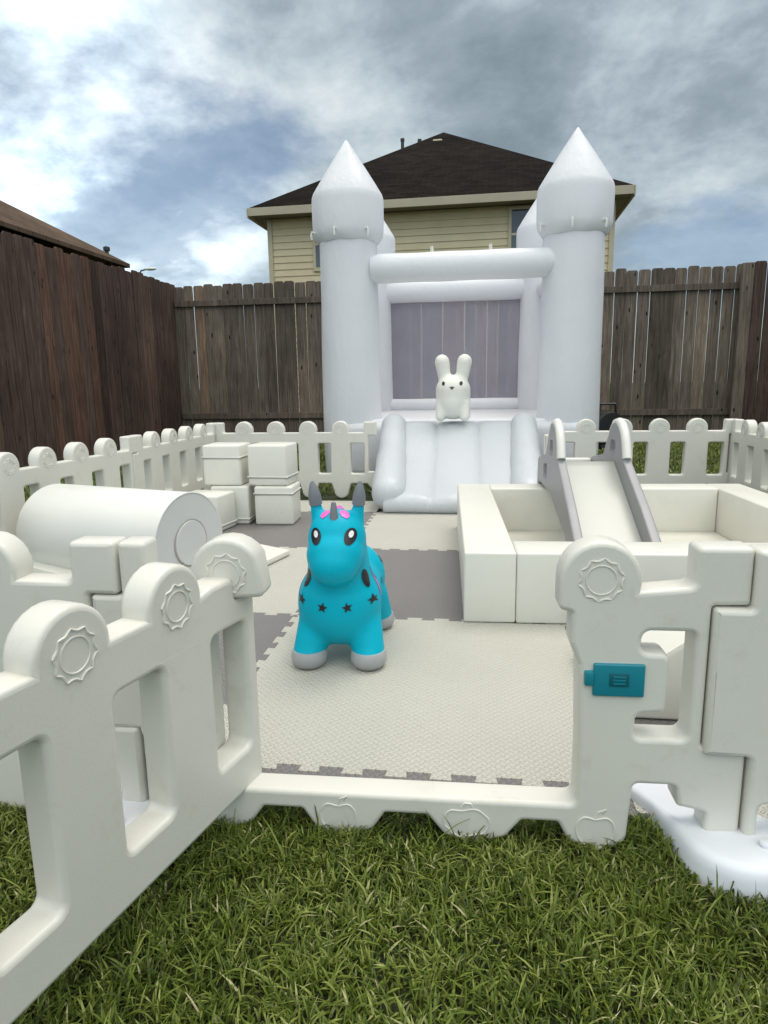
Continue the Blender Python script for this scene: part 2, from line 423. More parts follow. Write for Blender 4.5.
def fence(name, label, p0, p1, zt, mat, rails_front, posts, tilt_top=0, bad=.30):
    p0 = Vector((*p0, 0)); p1 = Vector((*p1, 0)); L = (p1 - p0).length; rz = math.atan2((p1 - p0).y, (p1 - p0).x)
    t = thing(name, label, 'wooden fence', p0, rz)
    bm = bmesh.new(); boards(bm, 0, L, zt, bad=bad, wide=(.007, .016) if rails_front else (.008, .016)); obj('board_panel', bm, mat, t, ang=None)
    for z in ((.36, 2.12) if rails_front else (.4, 2.0)):
        bm = bmesh.new()
        y = (-.045, -.006) if rails_front else (.026, .066)
        box(bm, .02, L - .02, y[0], y[1], z - .045, z + .045, .004); setf(bm, .35); obj('rail', bm, mat, t, ang=None)
    for x in posts:
        bm = bmesh.new(); y = (-.14, -.05) if rails_front else (.07, .16)
        box(bm, x - .045, x + .045, y[0], y[1], 0, zt - .08, .005); setf(bm, .3); obj('post', bm, mat, t, ang=None)
    return t
fence('back_fence', 'tall weathered brown board fence behind the bounce castle with rails showing', (-4.78, 10.45), (3.72, 10.45), 2.40, M['wood'], True, [], bad=.34)
fl = fence('side_fence', 'dark brown board fence along the left side of the yard', (-5.02, 1.5), (-4.78, 10.42), 2.44, M['wood_dark'], False, [], bad=.28)
# right corner: a short return of newer boards with a thick corner post
fr = thing('corner_fence', 'short run of reddish brown boards with a thick post at the right corner', 'wooden fence', (3.62, 10.27, 0), R(-4))
bm = bmesh.new(); boards(bm, .16, 2.2, 2.40); obj('board_panel', bm, M['wood_dark'], fr, ang=None)
bm = bmesh.new(); box(bm, 0, .15, -.03, .06, 0, 2.40, .01); setf(bm, .62); obj('post', bm, M['wood'], fr, ang=None)
bm = bmesh.new(); box(bm, .16, 2.2, .03, .07, .31, .40, .004); setf(bm, .4); obj('rail', bm, M['wood'], fr, ang=None)
fr2 = fence('side_fence', 'brown board fence down the right side of the yard, out past the play fence', (5.75, 10.1), (5.75, 1.5), 2.40, M['wood_dark'], False, [])

# ------------------------------------------------------------------ houses
def quad_uv(bm, pts, mat_uv):
    f = bm.faces.new([bm.verts.new(p) for p in pts]); uvl = bm.loops.layers.uv.get('roof') or bm.loops.layers.uv.new('roof')
    P = [Vector(p) for p in pts]; e = (P[1] - P[0]).normalized(); nrm = (P[1] - P[0]).cross(P[-1] - P[0]).normalized(); u = nrm.cross(e)
    for l in f.loops: d = l.vert.co - P[0]; l[uvl].uv = (d.dot(e), d.dot(u))
    return f
def roof_mesh(ex0, ex1, ey0, ey1, ze, apexA, apexB, th=.07):
    bm = bmesh.new(); A, B = Vector(apexA), Vector(apexB)
    c = [Vector((ex0, ey0, ze)), Vector((ex1, ey0, ze)), Vector((ex1, ey1, ze)), Vector((ex0, ey1, ze))]
    up = Vector((0, 0, th))
    same = (A - B).length < 1e-4
    quad_uv(bm, [c[0] + up, c[1] + up, B + up] + ([] if same else [A + up]), 0)
    quad_uv(bm, [c[1] + up, c[2] + up, B + up], 0)
    quad_uv(bm, [c[2] + up, c[3] + up, A + up] + ([] if same else [B + up]), 0)
    quad_uv(bm, [c[3] + up, c[0] + up, A + up], 0)
    for i in range(4): quad_uv(bm, [c[i], c[(i + 1) % 4], c[(i + 1) % 4] + up, c[i] + up], 0)
    return bm
def siding_wall(x0, x1, y, z0, z1, step=.19):
    bm = bmesh.new(); z = z0
    while z < z1 - .01:
        zt = min(z + step, z1)
        a = [bm.verts.new(p) for p in ((x0, y - .028, z), (x1, y - .028, z), (x1, y, zt), (x0, y, zt))]; bm.faces.new(a)
        b = [bm.verts.new(p) for p in ((x0, y, z), (x1, y, z), (x1, y - .028, z), (x0, y - .028, z))]; bm.faces.new(b)
        z += step
    box(bm, x0, x1, y + .005, y + .2, z0, z1)
    return bm
hs = thing('neighbour_house', 'two storey yellow sided house with dark brown hip roof behind the castle', 'house', (-1.25, 20, 0), R(-1.5))
W2 = 4.83
obj('wall', siding_wall(-W2, W2, 0, 0, 5.6), M['siding'], hs, ang=None)
bm = bmesh.new(); box(bm, -W2, -W2 + .2, .2, 10, 0, 5.6); box(bm, W2 - .2, W2, .2, 10, 0, 5.6); box(bm, -W2, W2, 9.8, 10, 0, 5.6)
obj('side_wall', bm, M['siding'], hs, ang=None)
for s in (-1, 1):
    obj('corner_board', bbox(s * W2 - .07, s * W2 + .07, -.06, .04, 0, 5.58, .01), M['trim'], hs, ang=None)
rf = obj('roof', roof_mesh(-5.22, 5.22, -.62, 10.6, 5.72, (-.12, 5.0, 9.20), (-.12, 5.0, 9.20)), M['roof'], hs, ang=None)
obj('vent', bbox(-.42, -.1, 4.15, 4.45, 8.60, 8.80, .03), M['trim'], rf)
for x, y, h in ((-1.68, 6, .55), (-1.08, 6.2, .55)):
    bm = bmesh.new(); lathe(bm, [(.06, 8.0), (.06, 8.85 + h), (.075, 8.86 + h), (.075, 8.95 + h)], 12, x, y); obj('vent_pipe', bm, M['pipe'], rf)
bm = bmesh.new()
box(bm, -5.24, 5.24, -.665, -.625, 5.56, 5.775, .006); box(bm, -5.285, -5.245, -.66, 10.6, 5.52, 5.775, .006); box(bm, 5.245, 5.285, -.66, 10.6, 5.52, 5.775, .006)
obj('fascia', bm, M['fascia'], hs, ang=None)
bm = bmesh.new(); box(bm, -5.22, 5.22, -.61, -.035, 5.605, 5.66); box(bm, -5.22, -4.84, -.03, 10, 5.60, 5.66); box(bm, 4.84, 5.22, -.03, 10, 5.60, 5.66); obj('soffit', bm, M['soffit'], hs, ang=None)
for x in (-2.98, 2.62):
    w = obj('window', bbox(x - .56, x + .56, -.075, -.02, 4.08, 5.56, .01), M['trim'], hs, ang=None)
    obj('pane', bbox(x - .47, x + .47, -.085, -.07, 4.2, 5.47), M['window'], w, ang=None)
    obj('sash_bar', bbox(x - .47, x + .47, -.10, -.086, 4.80, 4.86), M['trim'], w, ang=None)

# low roof beyond the left fence
ls = thing('neighbour_house', 'low house with a tan shingle roof showing above the dark left fence', 'house', (-11.5, 7.3, 0), 0)
obj('wall', siding_wall(-4.4, 4.4, -5.0, 0, 3.06), M['siding'], ls, ang=None)
bm = bmesh.new(); box(bm, 4.2, 4.4, -4.78, 4.6, 0, 3.06); box(bm, -4.4, -4.2, -4.78, 4.6, 0, 3.06); box(bm, -4.4, 4.4, 4.61, 4.8, 0, 3.06); obj('side_wall', bm, M['siding'], ls, ang=None)
r2 = obj('roof', roof_mesh(-4.9, 4.9, -5.4, 5.3, 3.08, (.1, -.9, 5.85), (.1, .5, 5.85)), M['roof_tan'], ls, ang=None)
bm = bmesh.new(); lathe(bm, [(.035, 3.0), (.035, 3.34), (.06, 3.35), (.06, 3.41), (.02, 3.43)], 12, 4.62, 5.0); obj('vent_pipe', bm, M['pipe'], r2)

sl = thing('street_lamp', 'distant grey street lamp head above the left fence corner', 'street lamp', (-15.3, 30, 0))
bm = bmesh.new(); lathe(bm, [(.09, 0), (.06, 5.9)], 10); obj('pole', bm, M['pipe'], sl)
bm = bmesh.new(); ring_tube(bm, [(0, 0, 5.85), (.1, 0, 6.02), (.35, 0, 6.07)], .035, 8); obj('arm', bm, M['pipe'], sl)
bm = bmesh.new(); ellipsoid(bm, (.55, 0, 6.08), (.30, .13, .07)); obj('lamp_head', bm, M['vinyl_panel'], sl)

# ------------------------------------------------------------------ foam floor tiles
XS = [-1.62, -.65, .32, 1.29]; YS = [1.30, 2.268, 3.27, 4.25]
def teeth(p0, p1, n, amp=.011, rev=False):
    p0 = Vector(p0); p1 = Vector(p1); d = (p1 - p0); L = d.length; d.normalize(); nr = Vector((-d.y, d.x)); s = L / n; out = [p0]
    for k in range(n):
        o = k * s
        for a, b in ((.25, -.0), (.215, 1), (.785, 1), (.75, 0)):
            q = p0 + d * (o + a * s) + nr * (amp * (2 * b - 1)); out.append(q)
    # keep the corners clean
    out.append(p1); return out
def edge_path(i, j, horiz):
    if horiz: a, b = (XS[i], YS[j]), (XS[i + 1], YS[j])
    else: a, b = (XS[i], YS[j]), (XS[i], YS[j + 1])
    return teeth(a, b, 10)
tile_labels = {
 (0, 0): 'grey foam floor mat behind the open gate at the left front', (1, 0): 'cream foam floor mat just inside the gate, under the turquoise unicorn',
 (2, 0): 'grey foam floor mat behind the latch side of the gate frame', (0, 1): 'cream foam floor mat by the foam roll, left of the middle grey mat',
 (1, 1): 'grey foam floor mat in the middle behind the unicorn', (2, 1): 'cream foam floor mat under the front of the ball pit',
 (0, 2): 'grey foam floor mat under the stacked foam blocks', (1, 2): 'cream foam floor mat at the foot of the inflatable slide', (2, 2): 'grey foam floor mat under the back of the ball pit'}
for i in range(3):
    for j in range(3):
        bot = edge_path(i, j, True); top = edge_path(i, j + 1, True); lf = edge_path(i, j, False); rt = edge_path(i + 1, j, False)
        loop = bot[:-1] + rt[:-1] + top[::-1][:-1] + lf[::-1][:-1]
        cx, cy = (XS[i] + XS[i + 1]) / 2, (YS[j] + YS[j + 1]) / 2
        k = .9985
        loop = [((p.x - cx) * k, (p.y - cy) * k) for p in loop]
        me = plate([loop], .006, .0012, 1)
        o = mobj('foam_mat', me, M['mat_white'] if (i + j) % 2 else M['mat_grey'], loc=(cx, cy, .0085 + .0005 * ((i + j) % 2)), ang=30)
        tag(o, tile_labels[(i, j)], 'floor mat', 'foam floor mats')
def strip(name, label, a, b, w, side, mat, z=.008):
    p = teeth(a, b, max(2, round((Vector(b) - Vector(a)).length / .097))); d = (Vector(b) - Vector(a)).normalized(); nr = Vector((-d.y, d.x)) * w * side
    loop = [(q.x, q.y) for q in p] + [(b[0] + nr.x, b[1] + nr.y), (a[0] + nr.x, a[1] + nr.y)]
    cx = sum(q[0] for q in loop) / len(loop); cy = sum(q[1] for q in loop) / len(loop)
    o = mobj(name, plate([[((x - cx) * .999, (y - cy) * .999) for x, y in loop]], .0055, .001, 1), mat, loc=(cx, cy, z), ang=30)
    tag(o, label, 'mat border', 'foam mat borders')
strip('mat_border', 'grey foam mat edging strip behind the gate threshold', (XS[1], YS[0]), (XS[2], YS[0]), .085, -1, M['mat_grey'])
strip('mat_border', 'cream foam mat edging strip below the grey front left mat', (XS[0], YS[0]), (XS[1], YS[0]), .075, -1, M['mat_white'])
strip('mat_border', 'cream foam mat edging strip showing under the latch side of the gate frame', (XS[2], YS[0]), (XS[3], YS[0]), .075, -1, M['mat_white'])
strip('mat_border', 'white foam mat edging strip along the back play fence left of the slide', (XS[0], YS[3]), (XS[1], YS[3]), .42, 1, M['mat_white'])
strip('mat_border', 'long cream foam mat edging strip beside the left play fence', (XS[0], YS[0]), (XS[0], YS[3]), .28, 1, M['mat_white'])

# ------------------------------------------------------------------ moulded play fence
TH = .030; PL = 1.235
def sun_emblem(cx, cz, y, r=.030):
    """a raised ring inside a wreath of ten scallops, one embossed piece"""
    bm = bmesh.new(); q = r * .80
    ring_tube(bm, [(cx + q * math.cos(2 * PI * k / 32), y, cz + q * math.sin(2 * PI * k / 32)) for k in range(32)], .0016, 6, True)
    pts = []; rad = []
    for k in range(10):
        a0, a1 = 2 * PI * k / 10 + .2, 2 * PI * (k + 1) / 10 + .2
        for i in range(6):
            t = i / 6; rr = r * (1.22 - .17 * math.sin(PI * t)); a = a0 + (a1 - a0) * t
            pts.append((cx + rr * math.cos(a), y + (.0012 if i == 0 else 0), cz + rr * math.sin(a))); rad.append(.0012 if i == 0 else .0022)
    ring_tube(bm, pts, rad, 6, True)
    return bm
def ring_emblem(cx, cz, y, r=.03):
    bm = bmesh.new(); ring_tube(bm, [(cx + r * math.cos(2 * PI * k / 24), y, cz + r * math.sin(2 * PI * k / 24)) for k in range(24)], .0018, 6, True); return bm
RT, OT, OB, LB = .495, .415, .19, .115      # rail top, opening top, opening bottom, lower rail bottom
def top_bump(cx, r=.066, zc=.513):
    a = math.degrees(math.asin((zc - RT) / r))
    return arc(cx, zc, r, 180 + a, -a)
def panel_loops(n=4, L=PL, pk=.075):
    sp = L / (n + 1); c = [sp * (k + 1) for k in range(n)]
    o = []
    # top, left to right
    o += [(.022, .572, .008), (.085, .572, .010), (.085, RT, .012)]
    for x in c: o += top_bump(x)
    o += [(L - .07, RT, .012), (L - .07, .572, .010), (L + .020, .572, .008)]
    # right joint
    o += [(L + .020, .472, .008), (L - .040, .472, .006), (L - .040, .205, .006), (L + .037, .205, .008), (L + .037, .030, .004), (L - .012, .030, .004), (L - .012, .070, .006), (L - .05, LB, .012)]
    for x in c[::-1]:
        o += [(x + .075, LB, .010)] + [(a, b, 0) for a, b, _ in arc(x, .058, .056, 0, -180)] + [(x - .075, LB, .010)]
    o += [(.06, LB, .012), (.06, .030, .004), (.039, .030, .004), (.039, .203, .008), (-.038, .203, .006), (-.038, .470, .006), (.022, .470, .006)]
    loops = [fillet(o, 4)]
    xs = [.035] + c + [L - .025]
    for k in range(n + 1):
        a = xs[k] + (pk if k else .045); b = xs[k + 1] - (pk if k < n else .045)
        loops.append(fillet([(a, OB, .012), (b, OB, .012), (b, OT, .012), (a, OT, .012)], 4))
    return loops, c
def build_panel(label, loc, rz, emb=True):
    t = thing('play_fence_panel', label, 'play fence', loc, rz, 'white play fence panels')
    loops, c = panel_loops()
    me = plate(loops, TH, .009, 2); me.transform(UPRIGHT); mobj('panel', me, M['plastic'], t, ang=35)
    for x in c:
        obj('sun_emblem', sun_emblem(x, .515, -TH - .0003), M['plastic_emblem'], t)
    return t
FX0, FY = -1.975, 1.165
p1 = build_panel('white picket play fence panel at the back, between the foam blocks and the inflatable slide', (-1.985, 4.86, 0), 0)
def more(label, loc, rz):
    t = copy_tree(p1); t.location = loc; t.rotation_euler = (0, 0, rz); t['label'] = label; return t
more('white picket play fence panel at the back right, behind the ball pit and its slide', (.515, 4.86, 0), 0)
more('white picket play fence panel on the left side, beside the pile of foam blocks', (-1.985, 3.625, 0), R(90))
more('white picket play fence panel on the left side behind the foam roll', (-2.065, 2.393, 0), R(86.3))
more('white picket play fence panel on the right side, running forward from the back corner', (1.75, 4.86, 0), R(-90))
more('white picket play fence panel front left, between the open gate and the photo edge', (-.672 - PL - .003, 1.128, 0), 0)
more('white picket play fence panel front right, joined to the gate frame above the white foot', (.437, 1.15, 0), 0)

# gate frame: latch post, threshold, hinge post as one moulding
gf = thing('play_gate', 'white play fence gateway with apple threshold, teal latch and its leaf swung open', 'gate', (.437, 1.162, 0), R(1.7))
def frame_loops():
    X = lambda x: x - .437
    o = []
    # left joint block (joined to the front left panel) : complement on the left side
    xl = -.672
    o += [(X(xl + .022) , .572, .008), (X(xl + .075), .572, .010), (X(xl + .075), RT, .012)]
    o += [(a, b, 0) for a, b, _ in top_bump(X(-.447), .068)]
    o = o[:-3] + [(X(-.382), .505, .008), (X(-.377), .472, .012), (X(-.488), .466, .008), (X(-.488), .088, .012)]
    o += [(X(.185), .088, .014), (X(.185), .20, .004), (X(.180), .36, .004), (X(.165), .40, .008), (X(.165), .456, .004), (X(.143), .460, .012)]
    zc = .513; o += arc(X(.212), zc, .069, 182, -15, 16)[0:]
    o += [(X(.367), .505, .012), (X(.367), .574, .010), (X(.457), .574, .008), (X(.457), .474, .008), (X(.396), .472, .006), (X(.396), .215, .006), (X(.472), .205, .010), (X(.472), .030, .004), (X(.412), .030, .004), (X(.412), .085, .008), (X(.362), .095, .008), (X(.357), .135, .010), (X(.285), .135, .012), (X(.278), .012, .03), (X(.228), -.01, .03), (X(.175), .012, .03), (X(.155), .050, .008), (X(.090), .050, .008), (X(.060), .012, .02), (X(-.010), -.01, .03), (X(-.055), .012, .02), (X(-.085), .050, .008), (X(-.165), .050, .008), (X(-.190), .012, .02), (X(-.25), -.01, .03), (X(-.30), .012, .02), (X(-.325), .050, .008), (X(-.40), .050, .008), (X(-.43), .008, .02), (X(-.50), -.01, .03), (X(-.57), .012, .02), (X(-.60), LB, .01)]
    o += [(X(xl + .06), LB, .012), (X(xl + .06), .03, .004), (X(xl + .039), .030, .004), (X(xl + .039), .203, .008), (X(xl - .038), .203, .006), (X(xl - .038), .470, .006), (X(xl + .022), .470, .006)]
    h = [(X(.282), .225, .012), (X(.372), .225, .014), (X(.372), .425, .010), (X(.285), .425, .016), (X(.285), .385, .014), (X(.335), .385, .016), (X(.332), .275, .012), (X(.282), .27, .014)]
    h2 = [(X(-.625), OB, .012), (X(-.545), OB, .012), (X(-.545), OT, .012), (X(-.625), OT, .012)]
    return [fillet(o, 5), fillet(h, 5), fillet(h2, 4)]
me = plate(frame_loops(), TH, .009, 3); me.transform(UPRIGHT); mobj('frame', me, M['plastic'], gf, ang=35)
for x in (.212, -.447): obj('sun_emblem', sun_emblem(x - .437, .515, -TH - .0003, .032), M['plastic_emblem'], gf)
def apple(cx, cz, kind):
    bm = bmesh.new(); pts = []
    for k in range(44):
        a = 2 * PI * k / 44
        if kind == 'pumpkin': x = .042 * math.cos(a); z = .030 * math.sin(a) - .006 * max(0, math.sin(a)) ** 8 + .0022 * math.cos(5 * a)
        else: x = .034 * math.cos(a) * (1 + .08 * math.sin(a)); z = .034 * math.sin(a) - .011 * max(0, math.sin(a)) ** 10 - .005 * max(0, -math.sin(a)) ** 12
        pts.append((cx + x, -TH - .0003, cz + z))
    ring_tube(bm, pts, .0019, 6, True)
    if kind == 'apple': ring_tube(bm, [(cx, -TH, cz + .026), (cx + .004, -TH, cz + .038), (cx + .018, -TH, cz + .044), (cx + .012, -TH, cz + .036)], .0017, 6)
    else: ring_tube(bm, [(cx - .010, -TH, cz + .030), (cx - .004, -TH, cz + .038), (cx + .008, -TH, cz + .038), (cx + .012, -TH, cz + .030)], .0017, 6)
    return bm
for x, k in ((-.255, 'apple'), (-.012, 'pumpkin'), (.222, 'apple')):
    obj('fruit_emblem', apple(x - .437, .042 if k == 'pumpkin' else .038, k), M['plastic_emblem'], gf)
lt = obj('latch', bbox(.205 - .437, .292 - .437, -TH - .006, -TH + .004, .306, .366, .003, 3), M['latch'], gf, ang=35)
obj('latch_tongue', bbox(.190 - .437, .206 - .437, -TH - .008, -TH + .012, .325, .352, .003), M['latch'], lt, ang=35)
obj('latch_button', bbox(.232 - .437, .265 - .437, -TH - .0080, -TH - .0055, .326, .350, .001), M['latch_dark'], lt, ang=35)
bm = bmesh.new()
for z in (.332, .338, .344): box(bm, .238 - .437, .259 - .437, -TH - .0095, -TH - .0075, z - .0014, z + .0014)
obj('button_ridge', bm, M['latch'], lt, ang=35)

# open gate leaf
dd = Vector((-.14, -.56)); dd.normalize()
LEAF_AT = Matrix.Translation((-.4165, 1.169, .032)) @ Matrix.Rotation(math.atan2(dd.y, dd.x), 4, 'Z') @ Matrix.Scale(.962, 4)
GATE_INV = (Matrix.Translation((.437, 1.162, 0)) @ Matrix.Rotation(R(1.7), 4, 'Z')).inverted()
def leaf_loops():
    o = [(0, .05, .012), (0, .448, .010), (.062, .452, .006), (.066, .497, .012), (.13, .497, .012)]
    cs = [.228, .440]
    RTd = .50
    for x in cs:
        o += arc(x, .494, .068, 184, -4)
    o += [(.62, .49, .012), (.62, .56, .01), (.70, .56, .01), (.70, .05, .012)]
    L = [fillet(o, 5)]
    for a, b in ((.036, .142), (.272, .378), (.502, .608)):
        L.append(fillet([(a, .138, .014), (b, .138, .014), (b, .402, .014), (a, .402, .014)], 4))
    return L, cs
loops, cs = leaf_loops()
me = plate(loops, TH, .010, 3); me.transform(UPRIGHT)
# the leaf's visible side looks to the right of the photo: local +y after turning, so emblems go on both faces
me.transform(GATE_INV @ LEAF_AT @ Matrix.Translation((0, -TH, 0))); gl = mobj('leaf', me, M['plastic'], gf, ang=35)
for x in cs:
    bm = sun_emblem(x, .492, .0004, .032); bm.transform(GATE_INV @ LEAF_AT); obj('sun_emblem', bm, M['plastic_emblem'], gl)

def foot(name, label, a, b, r):
    t = thing(name, label, 'fence foot', (a[0], a[1], 0)); bm = bmesh.new()
    d = Vector((b[0] - a[0], b[1] - a[1])); L = d.length; u = d.normalized(); nr = Vector((-u.y, u.x))
    prof = [(0, 0), (r * 1.03, 0), (r * 1.0, .036), (r * .975, .050), (r * .91, .059), (r * .80, .063), (0, .064)]
    rings = []
    n = 24
    for rr, z in prof[1:-1]:
        L2 = []
        for k in range(n + 1):
            ang = PI / 2 + PI * k / n; L2.append(u * (rr * math.cos(ang)) + nr * (rr * math.sin(ang)))
        for s in (.35, .65): 
            w = rr * (.80 if s < .5 else .62); L2.append(u * L * s - nr * w)
        for k in range(n + 1):
            ang = -PI / 2 + PI * k / n; L2.append(u * (L + rr * .72 * math.cos(ang)) + nr * (rr * .72 * math.sin(ang)))
        for s in (.65, .35): L2.append(u * L * s + nr * rr * (.80 if s < .5 else .62))
        rings.append([bm.verts.new((p.x, p.y, z * (1 - .42 * min(1, max(0, (p.dot(u) - .03) / .10))))) for p in L2])
    for A, B in zip(rings, rings[1:]):
        for k in range(len(A)): k2 = (k + 1) % len(A); bm.faces.new((A[k], A[k2], B[k2], B[k]))
    bm.faces.new(rings[-1]); bm.faces.new(rings[0][::-1])
    bmesh.ops.recalc_face_normals(bm, faces=bm.faces)
    obj('base', bm, M['base_plastic'], t, ang=60)
    bm = bmesh.new(); lathe(bm, [(.012, .061), (.012, .0665), (.009, .068), (0, .068)], 16, .04, -.03); obj('plug', bm, M['base_plastic'], t)
    return t
foot('fence_foot', 'white moulded foot under the joint of gate frame and front right panel', FOOT_A, FOOT_B, .100)
foot('fence_foot', 'white moulded foot under the joint beside the foam roll, half hidden by the open gate', (-.69, 1.05), (-.64, 1.27), .10)

# ------------------------------------------------------------------ bounce castle
cs_ = thing('bounce_castle', 'white inflatable bounce castle with four pointed towers, net and slide', 'bounce castle', (-.15, 7.0, 0))
def T(x, y): return x + .15, y - 7.0
def wob(a, z, r): return .004 * math.sin(3 * a + z * 5) + .003 * math.sin(7 * a - z * 9)
def tower(x, y, dz, s):
    cx, cy = T(x, y)
    body = [(.262, .02), (.272, .25), (.268, .6), (.264, 1.1), (.258, 1.6), (.254, 2.03 + dz), (.248, 2.07 + dz)]
    bm = bmesh.new(); lathe(bm, body, 48, cx, cy, wob); tw = obj('tower', bm, M['inflate'], cs_, ang=60)
    cap = [(.25, 2.035), (.268, 2.045), (.30, 2.09), (.312, 2.14), (.315, 2.25), (.316, 2.37), (.314, 2.41), (.304, 2.44), (.248, 2.53), (.177, 2.64), (.107, 2.745), (.045, 2.835), (.014, 2.88), (0, 2.893)]
    bm = bmesh.new(); lathe(bm, [(r * s, z + dz) for r, z in cap], 48, cx, cy, lambda a, z, r: (.006 * math.sin(8 * a) if z < 2.12 + dz else .002 * math.sin(5 * a))); cp = obj('tower_roof', bm, M['inflate'], tw, ang=50)
    for ang in (-100, -50, -150, 80):
        c, q = math.cos(R(ang)), math.sin(R(ang)); bm = bmesh.new()
        ring_tube(bm, [(cx + .30 * c, cy + .30 * q, 2.11 + dz), (cx + .335 * c, cy + .335 * q, 2.12 + dz), (cx + .34 * c, cy + .34 * q, 2.10 + dz), (cx + .335 * c, cy + .335 * q, 2.055 + dz)], .010, 8); obj('tether_loop', bm, M['vinyl_cover'], cp)
    return tw
tower(-1.145, 6.15, .02, 1.0); tower(.80, 6.15, 0, 1.0)
tower(-1.27, 8.05, .06, 1.0); tower(.735, 8.05, .08, 1.0)
def beam(name, a, b, r, parent, m='inflate', n=24):
    bm = bmesh.new(); a = Vector((*T(a[0], a[1]), a[2])); b = Vector((*T(b[0], b[1]), b[2]))
    pts = []; rs = []
    for k in range(25):
        s = k / 24; pts.append(a.lerp(b, s)); rs.append(r * (1 + .015 * math.sin(s * 19)) * (1 if 0 < k < 24 else .8))
    ring_tube(bm, pts, rs, n); return obj(name, bm, M[m], parent, ang=60)
cb = beam('crossbeam', (-.93, 6.06, 1.828), (.64, 6.06, 1.828), .122, cs_)
for x in (-.40, .10):
    cx, cy = T(x, 6.06); bm = bmesh.new(); ring_tube(bm, [(cx, cy, 1.94), (cx + .002, cy, 1.97), (cx - .004, cy, 1.995)], .014, 8); obj('tether_loop', bm, M['vinyl'], cb)
bb = beam('back_beam', (-1.24, 8.05, 1.885), (.72, 8.05, 1.885), .125, cs_)
beam('side_beam', (-1.12, 6.25, 1.80), (-1.27, 8.0, 1.84), .10, cs_); beam('side_beam', (.80, 6.25, 1.80), (.72, 8.0, 1.84), .10, cs_)
# floor: inflated cushion with rounded edges, rows of tubes
cx0, cy0 = T(-1.3, 5.85); cx1, cy1 = T(.98, 8.2)
obj('base', bbox(cx0 + .02, cx1 - .02, cy0, cy1, .02, .50, .07, 5), M['inflate'], cs_, ang=60)
obj('jumping_floor', bbox(cx0 + .2, cx1 - .2, cy0 + .12, cy1 - .1, .46, .525, .03, 4), M['inflate'], cs_, ang=60)
b2 = beam('back_sill', (-1.24, 8.05, .57), (.72, 8.05, .57), .085, cs_)
nx0, ny0 = T(-1.24, 8.05); nx1, _ = T(.72, 8.05)
def netting(p, q, z0, z1, nm='net'):
    bm = bmesh.new(); n = 14; rows = []
    for i in range(n + 1):
        s = i / n; c = []
        for j in range(9):
            t = j / 8; sag = .02 * math.sin(PI * s) * math.sin(PI * t)
            c.append(bm.verts.new((p[0] + (q[0] - p[0]) * s, p[1] + (q[1] - p[1]) * s + sag, z0 + (z1 - z0) * t)))
        rows.append(c)
    for A, B in zip(rows, rows[1:]):
        for j in range(8): bm.faces.new((A[j], B[j], B[j + 1], A[j + 1]))
    return obj(nm, bm, M['net'], cs_, ang=60)
netting((nx0 + .1, ny0), (nx1 - .1, ny0), .58, 1.84)
netting(T(-1.12, 6.35), T(-1.27, 7.85), .45, 1.80); netting(T(.80, 6.35), T(.72, 7.85), .45, 1.80)
# slide with three lanes and side bolsters
SB, SF = 5.62, 4.27      # back and front of the slope
def slide_z(y):
    s = min(1, max(0, (y - SF) / (SB - SF))); return .135 + (.515 - .135) * (s ** 1.15)
def slide_x(u, y):  # u in 0..1 across
    s = (y - SF) / (SB - SF); x0 = -.60 + (-.665 + .60) * s; x1 = .325 + (.345 - .325) * s
    return x0 + (x1 - x0) * u
bm = bmesh.new(); rows = []
prof = [(SB + .34, None, .50), (SB + .18, None, .515)] + [(SB + .06 - (SB + .06 - SF) * k / 22, None, None) for k in range(23)] + [(SF - .05, None, .115), (SF - .075, None, .075), (SF - .07, None, .035), (SF - .03, None, .012)]
NU = 48
for (y, _, z) in prof:
    L = []
    for k in range(NU + 1):
        u = k / NU; lane = abs(math.sin(PI * 3 * u)) ** .5
        inslope = 1 if z is None else (.25 if z > .3 else .35)
        zz = (slide_z(y) if z is None else z) + (.035 * lane - .03) * inslope
        yy = y if z is None or z > .3 else y - .012 * lane + .006
        x, y2 = T(slide_x(u, min(y, SB)), yy); L.append(bm.verts.new((x, y2, max(.012, zz))))
    rows.append(L)
for A, B in zip(rows, rows[1:]):
    for k in range(NU): bm.faces.new((A[k], B[k], B[k + 1], A[k + 1]))
bmesh.ops.recalc_face_normals(bm, faces=bm.faces)
sd = obj('slide', bm, M['inflate_slide'], cs_, ang=70)
obj('slide_core', bbox(T(-.60, 0)[0], T(.33, 0)[0], T(0, SF + .05)[1], T(0, SB + .3)[1], .01, .10, .03), M['inflate_slide'], sd, ang=60)
